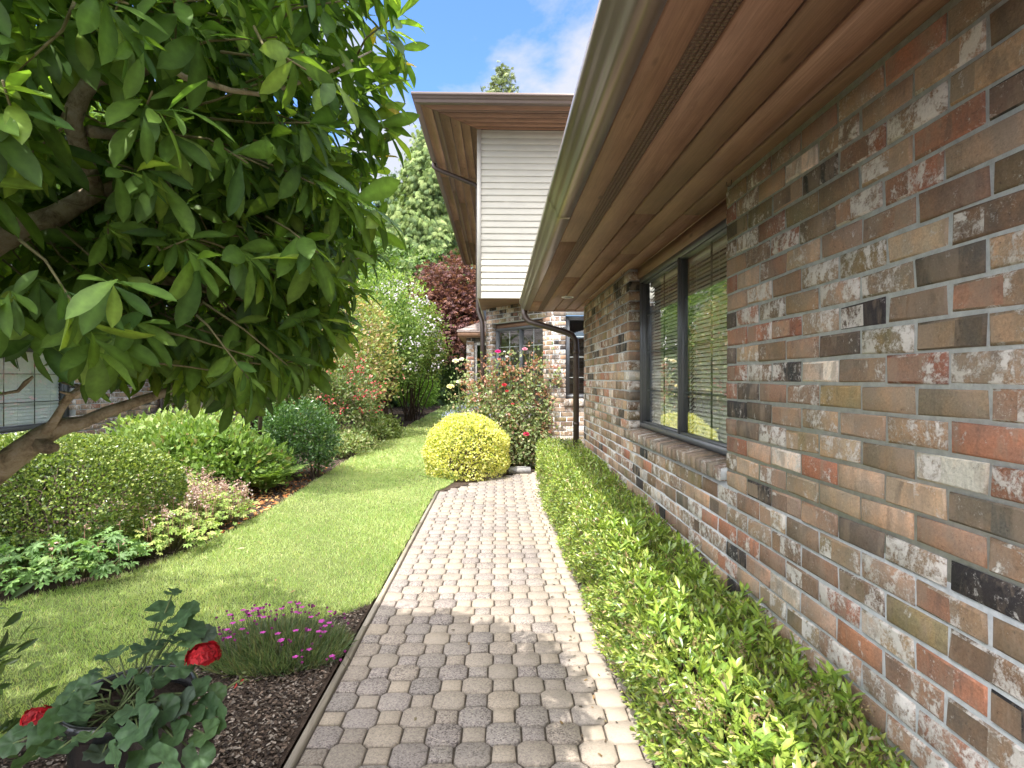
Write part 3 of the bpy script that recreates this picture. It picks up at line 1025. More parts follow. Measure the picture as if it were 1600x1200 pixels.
# ------------------------------------------------------------------ two storey wing with siding
WY = 9.0
wing = thing("house_wing", "two storey house wing with cream siding above brick at the end of the path", "house wing", (.2, 9.5, 0))
SX = -0.325
ZS0, ZS1 = 2.75, 5.42
def siding(name, fr, u0, u1, z0, z1):
    mb = MB()
    z = z0
    while z < z1 - .005:
        t = min(z + .102, z1)
        mb.prism([(-.03, z), (.016, z), (.017, z + .004), (.003, t), (-.03, t)], lambda n_, zz: fr.p(u0, zz, n_), lambda n_, zz: fr.p(u1, zz, n_))
        z += .102
    return mb.build(name, M['siding'], wing)
frs = Frame((SX, WY), (1, 0), (0, -1))
siding("siding", frs, .045, 4.2, ZS0, ZS1)
frl = Frame((SX, WY), (0, 1), (-1, 0))
siding("siding", frl, .045, 10.6, ZS0, ZS1)
mb = MB()
mb.box(SX - .018, SX + .045, WY - .02, WY + .045, ZS0 - .012, ZS1)
frs.box(mb, .046, 4.2, ZS0 - .014, ZS0 - .001, -.03, .019)
mb.build("corner_trim", M['trim'], wing)
# underside of the overhang
mb = MB()
for i in range(12):
    mb.box(SX + .0 + .002, 4.2, WY + .0 + i * .14, WY + i * .14 + .136, ZS0 - .006, ZS0 + .012, (rb.random(), rb.random(), 0, 1))
mb.build("overhang_soffit", M['soffit_x'], wing)
# eave soffit of the upper storey, mitred at the corner
ZE = 5.43
OX, OY = -1.135, 8.19
mb1 = MB(); mb2 = MB(); mv = MB()
edges = [0, .15, .155, .25, .255, .40, .405, .55, .555, .69, .695, .81]
strips = [(0, .155), (.160, .238), (.243, .395), (.40, .545), (.55, .69), (.695, .812)]
for i, (a, b) in enumerate(strips):
    vent = i == 1
    # left run, along y
    xa, xb = OX + a + .002, OX + b - .002
    ya, yb = OY + a + .002, OY + b - .002
    cuts = [None, rb.uniform(11, 13), rb.uniform(14, 17), 19.7]
    for q in range(3):
        s = cuts[q]
        V = [(xa, ya if s is None else s + .003, ZE), (xb, yb if s is None else s + .003, ZE), (xb, cuts[q + 1], ZE), (xa, cuts[q + 1], ZE)]
        V += [(x_, y_, z_ + .014) for x_, y_, z_ in V]
        (mv if vent else mb1).add([(x_, y_, z_ + (.004 if vent else 0)) for x_, y_, z_ in V],
                                  [(0, 1, 2, 3), (4, 5, 6, 7), (0, 1, 5, 4), (1, 2, 6, 5), (2, 3, 7, 6), (3, 0, 4, 7)], (rb.random(), rb.random(), 0, 1))
    V = [(xa + .006, ya, ZE), (xb + .006, yb, ZE), (4.2, yb, ZE), (4.2, ya, ZE)]
    V += [(x_, y_, z_ + .014) for x_, y_, z_ in V]
    (mv if vent else mb2).add([(x_, y_, z_ + (.004 if vent else 0)) for x_, y_, z_ in V],
                              [(0, 1, 2, 3), (4, 5, 6, 7), (0, 1, 5, 4), (1, 2, 6, 5), (2, 3, 7, 6), (3, 0, 4, 7)], (rb.random(), rb.random(), 0, 1))
mb1.build("soffit", M['soffit'], wing); mb2.build("soffit", M['soffit_x'], wing); mv.build("soffit_vent", M['vent'], wing)
mb = MB()
mb.prism(gp, lambda o, u: (OX - o, OY - o, ZE - .002 + u), lambda o, u: (OX - o, 19.7, ZE - .002 + u))
mb.build("gutter", M['gutter2'], wing)
mb = MB()
mb.prism(gp, lambda o, u: (OX - o, OY - o - .0005, ZE - .002 + u), lambda o, u: (4.2, OY - o, ZE - .002 + u))
mb.build("gutter", M['gutter2'], wing)
mb = MB()
e = .03
Vr = [(OX + e - .06, OY + e - .06, ZE + .13), (4.4, OY + e - .06, ZE + .13), (4.4, 14, ZE + 1.55), (3.6, 14, ZE + 1.55), (OX + e - .06, 19.8, ZE + .13)]
mb.add(Vr + [(a, b, c - .03) for a, b, c in Vr], [(0, 1, 2, 3), (0, 3, 4), (5, 6, 7, 8), (5, 8, 9), (0, 1, 6, 5), (4, 0, 5, 9)], (.17, .14, .12, 1))
mb.build("roof", M['shingle'], wing)
# downspout of the wing
mb = MB()
pts = [(-1.19, 10.42, ZE), (-1.19, 10.42, ZE - .07), (-1.14, 10.42, ZE - .11), (-.44, 10.42, 5.04), (-.385, 10.42, 4.98), (-.380, 10.42, 4.88), (-.380, 10.42, 2.80), (-.375, 10.41, 2.70),
       (-.31, 10.36, 2.52), (-.295, 10.34, 2.44), (-.295, 10.34, 0)]
mb.tube(pts, .042, 12)
mb.build("downspout", M['pipe'], wing, smooth=True)
# angled brick bay wall with a window, sunlit pier and side light
B0 = at(759, 500, 10.4); B1 = at(862, 500, WY)
du = Vector((B1.x - B0.x, B1.y - B0.y)); BLN = du.length; du.normalize()
frb = Frame((B0.x, B0.y), (du.x, du.y), (du.y, -du.x))
if frb.nn.y > 0: frb.nn = -frb.nn
def bay_u(px):
    best = min(np.linspace(0, BLN, 400), key=lambda u: abs((lambda q: 800 + F_PX * ((q[0] * math.cos(YAW) - q[1] * math.sin(YAW)) / (q[1] * math.cos(YAW) + q[0] * math.sin(YAW))))(frb.p(u, 0)) - px))
    return float(best)
bu0, bu1 = bay_u(769), bay_u(848)
brick_wall("wall", wing, frb, 0, BLN, -.02, ZS0 - .008, [(bu0, bu1, .95, 2.44)], zref=0, seed=21)
window(wing, frb, bu0 + .003, bu1 - .003, 1.0, 2.36, .08, 2, 2, 4, False, gmat='grille', room=.5)
mb = MB()
frb.box(mb, bu0 + .003, bu1 - .003, 2.361, 2.437, -.17, -.09, (.3, .4, 0, 1))
mb.build("header_board", M['soffit'], wing)
rowlock_sill("sill", wing, frb, bu0, bu1, .995, .09, -.1, .03, .02, 31)
PX0 = B1.x
frp = Frame((PX0, WY - .002), (1, 0), (0, -1))
su0 = at(884, 560, WY).x - PX0
brick_wall("wall", wing, frp, 0.0, 2.6, -.02, ZS0 - .008, [(su0, su0 + .42, 1.06, 2.47)], zref=0, uref=.03, seed=22, white=1.25)
window(wing, frp, su0 + .003, su0 + .417, 1.14, 2.467, .07, 1, 1, 4, False, fw=.05, fmat='frame', gmat='white')
rowlock_sill("sill", wing, frp, su0 - .03, su0 + .45, 1.135, .12, -.1, .04, .015, 32)
# lower wall running back behind the bay
frk = Frame((B0.x, B0.y), (0, 1), (-1, 0))
brick_wall("wall", wing, frk, 0.10, 9.2, -.02, ZS0 - .008, zref=0, seed=23)

# small brick bay with its own hipped roof, further along
bay = thing("brick_bay", "small brick bay with a low hipped shingle roof behind the wing downspout", "bay", (-.3, 12, 0))
YB = 11.6
xl = at(729, 560, YB).x
frq = Frame((xl, YB), (1, 0), (0, -1))
brick_wall("wall", bay, frq, 0, 1.0, -.02, 2.30, [(.155, .50, 1.05, 2.22)], zref=0, seed=41)
frq2 = Frame((xl, YB), (0, 1), (-1, 0))
brick_wall("wall", bay, frq2, .092, 2.4, -.02, 2.30, zref=0, seed=42)
window(bay, frq, .158, .497, 1.1, 2.2, .06, 1, 1, 3, False, fw=.04, fmat='white', gmat='white')
mb = MB()
mb.box(xl - .14, 1.2, YB - .14, 14.2, 2.305, 2.33, (.3, .3, 0, 1))
mb.box(xl - .17, 1.2, YB - .17, YB - .142, 2.31, 2.42, (.5, .3, 0, 1)); mb.box(xl - .17, xl - .142, YB - .141, 14.2, 2.31, 2.42, (.5, .3, 0, 1))
mb.build("fascia", M['soffit'], bay)
shingle_roof("roof", bay, (xl - .19, YB - .19, 2.425), (1.2, YB - .19, 2.425), (.25, 12.6, 2.95), (1.2, 12.6, 2.95), 8, 5, (.27, .22, .20))
shingle_roof("roof", bay, (xl - .19, 14.2, 2.425), (xl - .19, YB - .19, 2.425), (.25, 14.2, 2.95), (.25, 12.6, 2.95), 8, 6, (.27, .22, .20))

# ------------------------------------------------------------------ neighbouring house on the left
nb = thing("neighbour_house", "brick neighbour house with white blinds behind the magnolia on the left", "house", (-6.0, 8, 0))
NX = -6.0
frn = Frame((NX, 0), (0, 1), (1, 0))
yw1 = 8.12
brick_wall("wall", nb, frn, 0.5, 10.1, -.35, 2.0, [(5.2, yw1, .70, 1.92)], zref=.01, seed=51, white=.9)
window(nb, frn, 5.203, yw1 - .003, .78, 1.88, .08, 2, 3, 3, True, gmat='dgrille', slat=.05, tilt=1.3, fw=.06, bmat='wblind')
mb = MB(); frn.box(mb, 5.203, yw1 - .003, 1.881, 1.918, -.16, -.07, (.4, .5, 0, 1)); mb.build("header_board", M['soffit'], nb)
rowlock_sill("sill", nb, frn, 5.2, yw1, .772, .10, -.10, .03, .02, 52)
frn2 = Frame((NX, 10.1), (-1, 0), (0, 1))
brick_wall("wall", nb, frn2, .092, 3, -.35, 2.0, zref=.01, seed=53)
mb = MB()
mb.tube([(NX + .06, 10.06, 2.0), (NX + .06, 10.06, -.3)], .04, 10)
mb.build("downspout", M['pipe'], nb, smooth=True)
frn3 = Frame((-7.6, 0), (0, 1), (1, 0))
brick_wall("wall", nb, frn3, 10.2, 17, -.35, 2.0, zref=.01, seed=54, white=1.1)
mb = MB()
mb.box(-7.6, NX + .35, .3, 10.5, 2.0, 2.02, (.4, .5, 0, 1)); mb.box(-9, -7.05, 10.5, 17.2, 2.0, 2.02, (.4, .5, 0, 1))
mb.build("soffit", M['soffit'], nb)
mb = MB()
mb.prism(gp, lambda o, u: (NX + .352 + o, .3, 2.0 + u), lambda o, u: (NX + .352 + o, 10.5, 2.0 + u))
mb.build("gutter", M['gutter2'], nb)
shingle_roof("roof", nb, (NX + .42, .2, 2.13), (NX + .42, 10.55, 2.13), (-10.5, .2, 4.2), (-10.5, 10.55, 4.2), 34, 9, (.40, .36, .35))
shingle_roof("roof", nb, (-7.0, 10.5, 2.13), (-7.0, 17.2, 2.13), (-10.5, 10.5, 3.9), (-10.5, 17.2, 3.9), 26, 10, (.36, .32, .31))

# ------------------------------------------------------------------ leaf templates
def leaf_tpl(width=.42, peak=.6, n=6, fold=.12, curl=.15, wave=0.0):
    """ a blade along +y, folded on its midrib and curling down; widest at `peak`"""
    V = []; F = []
    for i in range(n + 1):
        t = i / n
        s = (t / peak) if t < peak else (1 - t) / (1 - peak)
        w = width * .5 * max(.02, math.sin(max(0, min(1, s)) * math.pi / 2) ** (1.15 if t < peak else .75))
        z = -curl * t * t
        wz = wave * math.sin(t * 17)
        V += [(-w, t, z + fold * w * 2 + wz), (0, t, z), (w, t, z + fold * w * 2 - wz)]
    for i in range(n):
        a = i * 3
        F += [(a, a + 1, a + 4, a + 3), (a + 1, a + 2, a + 5, a + 4)]
    return np.array(V, float), [np.array(F)], np.array([.93, 1.38, .93] * (n + 1))


T_SMALL = (np.array([[0, 0, 0], [.26, .45, .07], [0, 1, -.08], [-.26, .45, .07], [0, .5, -.02]], float),
           [np.array([[0, 1, 4], [1, 2, 4], [2, 3, 4], [3, 0, 4]])])
T_ROUND = (np.array([[0, 0, 0], [.34, .35, .05], [.28, .8, .04], [0, 1, -.05], [-.28, .8, .04], [-.34, .35, .05]], float),
           [np.array([[0, 1, 2, 3], [0, 3, 4, 5]])])
T_TINY = (np.array([[-.28, .4, .06], [0, 0, 0], [.28, .4, .06], [0, 1, 0]], float), [np.array([[0, 1, 2], [0, 2, 3]])])
T_HEDGE = leaf_tpl(.36, .55, 3, .15, .12)
T_MAG = leaf_tpl(.32, .64, 7, .10, .22, .008)
T_MAG2 = leaf_tpl(.28, .60, 7, .22, .05, .010)
T_MAG3 = leaf_tpl(.35, .66, 7, .05, .38, .006)


def palmate_tpl(lobes=7, depth=.55, spread=2.2, notch=True, droop=.12):
    V = [(0, 0, 0)]
    ring = []
    for i in range(lobes):
        a = (i / (lobes - 1) - .5) * spread * 2
        L = 1.0 - .22 * abs(i / (lobes - 1) - .5) * 2
        da = spread / (lobes - 1)
        for q, l, z in ((-.62, L * .78, .02), (-.28, L * .92, 0), (0, L, -.03), (.28, L * .92, 0), (.62, L * .78, .02)):
            ring.append((a + q * da, l, z))
        if i < lobes - 1:
            ring.append((a + da, L * (1 - depth), .035))
    for a, l, z in ring:
        V.append((math.sin(a) * l * .5, .45 + math.cos(a) * l * .5, z - droop * l * l + (.02 if l > .5 else 0)))
    V = np.array(V); V[0] = (0, .45, 0)
    F = [(0, i, i + 1) for i in range(1, len(V) - 1)]
    return V, [np.array(F)]


T_PALM = palmate_tpl(7, .62, 2.35)
T_MAPLE = palmate_tpl(5, .72, 1.9, droop=.2)


def geranium_tpl():
    """rounded ruffled leaf, stalk joining at its notch"""
    V = [(0, 0, -.03)]; n = 22
    for ri, rr in enumerate((.24, .42, .5)):
        for i in range(n + 1):
            a = (i / n - .5) * 2 * 2.85
            sc = rr * (1 + (.055 * math.cos(a * 9) if ri == 2 else 0))
            z = (0, .045, .03)[ri] + (.018, .04, .055)[ri] * math.sin(a * 6.5)
            V.append((math.sin(a) * sc, math.cos(a) * sc + .0, z))
    F = [(0, 1 + i, 2 + i) for i in range(n)]
    Q = []
    for ri in range(2):
        b = 1 + ri * (n + 1)
        Q += [(b + i, b + n + 1 + i, b + n + 2 + i, b + 1 + i) for i in range(n)]
    return np.array(V), [np.array(F), np.array(Q)]


T_GER = geranium_tpl()


def unit(v):
    return v / np.maximum(np.linalg.norm(v, axis=1, keepdims=True), 1e-9)


def cols_of(r, n, palette, jit=.18):
    pal = np.array([p[:3] for p in palette]); w = np.array([p[3] if len(p) > 3 else 1 for p in palette], float)
    c = pal[r.choice(len(pal), size=n, p=w / w.sum())] * r.uniform(1 - jit, 1 + jit, (n, 1))
    return np.c_[c, np.ones(n)]


def clump_points(r, c, rad, n_cl, per, size, zmin=-.55, shell=.16, lump=.18):
    """leaf positions gathered in clumps over an ellipsoid; returns positions and outward directions"""
    d = unit(r.normal(0, 1, (n_cl * 3, 3)))
    d = d[d[:, 2] > zmin][:n_cl]
    k = unit(r.normal(0, 1, (14, 3)))
    lum = 1 + lump * (np.exp(6 * (d @ k.T - 1)).sum(1) - .5)
    rr = lum * (1 - np.abs(r.normal(0, shell, len(d))))
    cc = d * rr[:, None] * np.array(rad)
    P = np.repeat(cc, per, 0) + r.normal(0, 1, (len(cc) * per, 3)) * size * np.array([1, 1, .7])
    O = unit(np.repeat(d / np.array(rad), per, 0) + (P - np.repeat(cc, per, 0)) / max(np.max(size), 1e-6) * .35)
    return P + np.array(c), O


def foliage(mb, r, P, O, tpl, size, palette, up=.4, rand=.7, flat=.5, jit=.18, droop=0.0):
    n = len(P)
    D = O + r.normal(0, rand, (n, 3)); D[:, 2] += up - droop
    N = r.normal(0, .5, (n, 3)) + O * (1 - flat); N[:, 2] += flat
    S = size * r.uniform(.65, 1.25, n)
    mb.scatter(tpl, P, D, N, S, cols_of(r, n, palette, jit))


def stems(mb, r, base, c, rad, n, r0=.02, col=(.1, .07, .05, 1), spread=.15, sides=5, reach=.75):
    for i in range(n):
        d = unit(r.normal(0, 1, (1, 3)))[0]; d[2] = abs(d[2]) * .8 + .1
        e = np.array(c) + d * np.array(rad) * reach
        b = np.array(base) + np.array([*r.normal(0, spread, 2), 0])
        m = (b + e) / 2 + np.array([*r.normal(0, .12, 2) * max(rad), -.0])
        m2 = m * .6 + e * .4 + r.normal(0, .04, 3)
        mb.tube([b, m, m2, e], [r0, r0 * .75, r0 * .5, r0 * .25], sides, col)


def shrub(name, label, cat, c, rad, n_cl, per, size, tpl, lsize, palette, seed, mat='leaf', group=None, stem=8, stem_r=.018, zmin=-.55, shell=.16, lump=.18, up=.4,
          rand=.7, flat=.5, flowers=None, base=None, inner=True, reach=.75):
    r = np.random.default_rng(seed)
    b = base if base is not None else (c[0], c[1], 0)
    root = thing(name, label, cat, b, group)
    mb = MB()
    P, O = clump_points(r, c, rad, n_cl, per, size, zmin, shell, lump)
    P[:, 2] = np.maximum(P[:, 2], .02)
    foliage(mb, r, P, O, tpl, lsize, palette, up, rand, flat)
    if inner:
        P2, O2 = clump_points(r, c, np.array(rad) * .62, max(8, n_cl // 3), per, size, zmin, .2, .1)
        P2[:, 2] = np.maximum(P2[:, 2], .02)
        foliage(mb, r, P2, O2, tpl, lsize * 1.25, palette, up, rand, flat)
    mb.build("foliage", M[mat], root)
    if stem:
        mb = MB()
        stems(mb, r, b, c, rad, stem, stem_r, reach=reach)
        mb.build("stems", M['stem'], root)
    if flowers:
        for (fname, fn, fsize, fpal, nb_) in flowers:
            P, O = clump_points(r, c, np.array(rad) * 1.03, fn, nb_, fsize * 1.3, -.25, .06, lump)
            mb = MB()
            foliage(mb, r, P, O, T_ROUND, fsize, fpal, .2, .9, .3)
            o = mb.build(fname, M['petal'], root)
            o["kind"] = "stuff"
    return root


# ------------------------------------------------------------------ magnolia
def build_magnolia():
    r = np.random.default_rng(17)
    root = thing("magnolia_tree", "big leaved magnolia with mottled limbs overhanging the lawn from the left", "tree", (-2.95, 1.7, 0))
    br = MB()
    def limb(pix, rads, sides=10):
        br.tube([at(*p) for p in pix], rads, sides)
    def knots(P, rr, n):     # little bumps along a limb
        pass
    # limbs traced where they can be seen, each continued back to the trunk
    A = [at(-230, 905, 1.72), at(-90, 800, 1.74), at(19, 716, 1.78), at(62, 684, 1.82), at(90, 668, 1.84), at(131, 659, 1.88), at(169, 643, 1.92), at(216, 627, 1.97), at(262, 612, 2.02), at(330, 560, 2.1), at(400, 500, 2.15)]
    br.tube([(-2.95, 1.7, .30)] + A, [.085, .058, .046, .038, .034, .030, .0205, .019, .017, .015, .012, .008], 12)
    limb([(66, 684, 1.82), (84, 659, 1.80), (97, 637, 1.79), (111, 618, 1.78), (128, 610, 1.77), (140, 609, 1.76)], [.018, .0135, .011, .010, .008, .005], 8)
    limb([(97, 630, 1.79), (108, 615, 1.74), (93, 612, 1.71)], [.008, .0065, .003], 6)
    limb([(112, 616, 1.78), (124, 603, 1.8), (96, 598, 1.8)], [.007, .006, .003], 6)
    limb([(60, 693, 1.81), (78, 700, 1.80), (86, 699, 1.79)], [.03, .02, .014], 8)     # pruned stub
    limb([(-5, 617, 1.7), (28, 611, 1.72), (40, 598, 1.73), (52, 588, 1.74)], [.004, .005, .007, .004], 6)
    limb([(-420, 640, 1.6), (-160, 470, 1.62), (0, 374, 1.65), (42, 354, 1.67), (86, 338, 1.7), (150, 300, 1.76), (240, 275, 1.85), (330, 270, 1.95), (430, 255, 2.05)], [.07, .045, .036, .033, .031, .026, .02, .015, .008], 12)
    limb([(150, 305, 1.76), (136, 262, 1.70), (124, 228, 1.66), (112, 188, 1.62), (126, 148, 1.6), (148, 121, 1.6), (208, 114, 1.62), (300, 70, 1.68), (380, 10, 1.75), (430, -80, 1.8)], [.028, .026, .025, .026, .024, .0225, .020, .017, .013, .009], 10)
    limb([(140, 205, 1.65), (184, 211, 1.75), (224, 215, 1.82), (262, 237, 1.88), (312, 264, 1.92), (400, 300, 2.0), (500, 310, 2.05)], [.018, .015, .0145, .014, .013, .010, .005], 8)
    limb([(175, 60, 1.18), (248, 92, 1.2), (288, 121, 1.22), (360, 141, 1.26), (404, 147, 1.29), (444, 137, 1.33), (520, 110, 1.42), (580, 80, 1.5)], [.0085, .0075, .0068, .006, .0055, .005, .004, .002], 8)
    limb([(90, 520, 1.75), (200, 446, 1.85), (240, 437, 1.88), (288, 440, 1.92), (336, 457, 1.96), (400, 470, 2.0), (480, 450, 2.05)], [.016, .0165, .0165, .0155, .014, .010, .005], 8)
    limb([(100, 500, 1.8), (40, 530, 1.72), (-60, 545, 1.65), (-260, 580, 1.62)], [.016, .022, .028, .034], 8)
    limb([(336, 457, 1.96), (300, 482, 1.9), (250, 500, 1.86)], [.012, .009, .004], 6)
    br.tube([(-2.95, 1.7, -.05), (-2.93, 1.69, .3), (-2.80, 1.66, .9), (-2.72, 1.63, 1.3), (-2.68, 1.62, 1.9), (-2.6, 1.6, 2.6), (-2.4, 1.7, 3.4)], [.13, .11, .095, .085, .075, .055, .03], 14)
    mats = M['mbark']
    trunk = br.build("trunk", mats, root, smooth=True)

    # twig ends: each carries a loose whorl of leaves
    tw = []
    def sil(px, py):      # crown outline in the picture, from below and right
        xs_ = [66, 100, 160, 250, 330, 400, 470, 540, 590, 640]
        ex = [618, 610, 590, 588, 590, 575, 545, 520, 470, 330]
        lim = np.interp(py, xs_, ex)
        bot = np.interp(px, [-300, 0, 60, 110, 180, 240, 330, 420, 500, 560, 620], [500, 500, 515, 535, 562, 585, 605, 595, 550, 475, 385])
        return px < lim and (py < bot)
    def proj(p):
        d = p[1] * math.cos(YAW) + p[0] * math.sin(YAW)
        xx = p[0] * math.cos(YAW) - p[1] * math.sin(YAW)
        return 800 + F_PX * xx / d, 592 - F_PX * (p[2] - EYE) / d
    def near_seg(x, y, a, b):
        ax, ay = a; bx, by = b
        t = max(0, min(1, ((x - ax) * (bx - ax) + (y - ay) * (by - ay)) / ((bx - ax) ** 2 + (by - ay) ** 2)))
        return math.hypot(x - ax - t * (bx - ax), y - ay - t * (by - ay))
    # limbs that stay in view: no leaves in front of them
    CLEAR = [((-40, 395), (90, 338), 1.72, 78), ((150, 300), (112, 188), 1.75, 60), ((112, 188), (148, 121), 1.7, 58), ((148, 121), (215, 114), 1.7, 52), ((250, 92), (440, 140), 1.30, 45),
             ((215, 440), (340, 457), 1.98, 34), ((184, 211), (310, 262), 1.9, 24), ((0, 640), (260, 600), 1.95, 55)]
    lobes = [((-1.42, 1.52, 2.30), (1.16, .95, 1.15), 2500), ((-2.9, 1.9, 2.6), (1.1, 1.1, 1.05), 800), ((-1.5, 1.45, 2.9), (.9, .8, .6), 260), ((-.98, 1.95, 1.80), (.50, .5, .50), 330), ((-4.55, 2.9, 2.6), (.85, .7, .7), 500)]
    for c, rad, n in lobes:
        cnt = 0
        while cnt < n:
            d = unit(r.normal(0, 1, (1, 3)))[0]
            rr = r.uniform(.15, 1) ** .42
            p = np.array(c) + d * np.array(rad) * rr
            if p[1] < .55 or p[2] < .9: cnt += .2; continue
            px, py = proj(p)
            if py > 0 and -100 < px < 900 and not sil(px, py):
                cnt += .25; continue
            if math.hypot(p[0], p[1]) + abs(p[2] - EYE) * .35 < 1.12: cnt += .2; continue
            if py < 40 and px > 590: cnt += .2; continue
            if any(p[1] < dd_ and near_seg(px, py, q0, q1) < w_ for q0, q1, dd_, w_ in CLEAR): cnt += .1; continue
            dd = d + np.array([.25, 0, .1]) + r.normal(0, .35, 3)
            tw.append((p, dd / np.linalg.norm(dd), rr)); cnt += 1
    # hand placed whorls that stand out in the view
    for (px, py, y, dx_, dy_, dz_) in ((45, 90, .95, -.3, -.2, -.6), (190, 40, 1.1, .5, -.2, -.5), (215, 66, .98, .55, -.1, -.55), (175, 345, 1.3, .2, -.5, -.6), (215, 300, 1.32, .3, -.5, -.7), (290, 320, 1.35, .4, -.5, -.3),
                                       (60, 230, 1.15, -.2, -.4, -.6), (130, 500, 1.35, .1, -.5, -.6), (150, 515, 1.4, .4, -.4, -.6), (300, 590, 1.75, .3, -.5, -.7), (390, 480, 1.8, .2, -.4, -.8), (400, 130, 1.3, .7, -.2, .1),
                                       (440, 230, 1.45, .8, -.3, 0), (480, 420, 1.75, .7, -.3, -.4), (500, 330, 1.7, .8, -.2, -.1), (560, 120, 1.7, .8, .1, .3), (545, 200, 1.65, .8, 0, .2), (520, 500, 1.95, .5, -.2, -.6),
                                       (460, 560, 1.95, .4, -.2, -.7), (560, 340, 1.85, .8, 0, -.1), (360, 560, 1.85, .2, -.3, -.8), (240, 540, 1.6, .2, -.4, -.7), (30, 520, 1.4, -.3, -.4, -.5), (530, 280, 1.7, .8, -.1, 0)):
        d = np.array([dx_, dy_, dz_]); tw.append((np.array(at(px, py, y)), d / np.linalg.norm(d), 1.0))
    mb = MB(); twg = MB()
    PAL = [(.090, .165, .034, 3), (.115, .205, .040, 3), (.145, .245, .046, 2), (.21, .31, .058, 1.3), (.07, .14, .036, 2)]
    P = []; D = []; N = []; S = []; K = []; Y = []
    for p, d, rr in tw:
        k = r.integers(6, 10)
        ax = np.cross(d, [0, 0, 1]); ax /= max(np.linalg.norm(ax), 1e-6); bx = np.cross(d, ax)
        ph = r.uniform(0, 6.28)
        big = r.uniform(.082, .136) * min(1.0, .45 + .42 * math.hypot(p[0], p[1]))
        for i in range(k):
            a = ph + i * 2.4
            op = r.uniform(.55, 1.25)
            o = math.cos(a) * ax + math.sin(a) * bx
            dv = d * math.cos(op) + o * math.sin(op)
            dv[2] -= r.uniform(.15, .75)
            nv = d * .8 + np.array([0, 0, .75]) + r.normal(0, .28, 3)
            P.append(p + d * (i * .010 - .03) + r.normal(0, .004, 3)); D.append(dv); N.append(nv)
            S.append(big * r.uniform(.72, 1.15)); K.append(r.integers(3))
        if r.random() > .38: continue
        b = p - d * r.uniform(.08, .2) + np.array([-.03, 0, r.uniform(-.02, .05)])
        m = (p + b) / 2 + r.normal(0, .015, 3)
        twg.tube([b, m, p + d * .05], [.0036, .0028, .0018], 5, (.17, .15, .07, 1))
    P = np.array(P); D = np.array(D); N = np.array(N); S = np.array(S); K = np.array(K)
    col = cols_of(r, len(P), PAL, .16)
    for q, t in enumerate((T_MAG, T_MAG2, T_MAG3)):
        m = K == q
        mb.scatter(t, P[m], D[m], N[m], S[m], col[m])
    mb.build("crown", M['magnolia'], root, smooth=True)
    twg.build("twigs", M['stem'], root)
    # a few yellowing leaves at the outer tips
    yl = MB()
    for (px, py, y, dx_, dz_, s) in ((597, 95, 1.75, .9, -.15, .11), (590, 160, 1.72, .8, -.55, .125), (588, 245, 1.75, .8, -.02, .07), (575, 228, 1.75, .7, .3, .06), (578, 85, 1.78, .2, .9, .09), (602, 112, 1.76, .5, .5, .08)):
        yl.scatter(T_MAG2, [at(px, py, y)], [(dx_, -.1, dz_)], [(.1, -.5, .8)], [s], [(.42, .33, .03, 1)])
    o = yl.build("yellow_leaves", M['magnolia'], root, smooth=True)
    return root


build_magnolia()


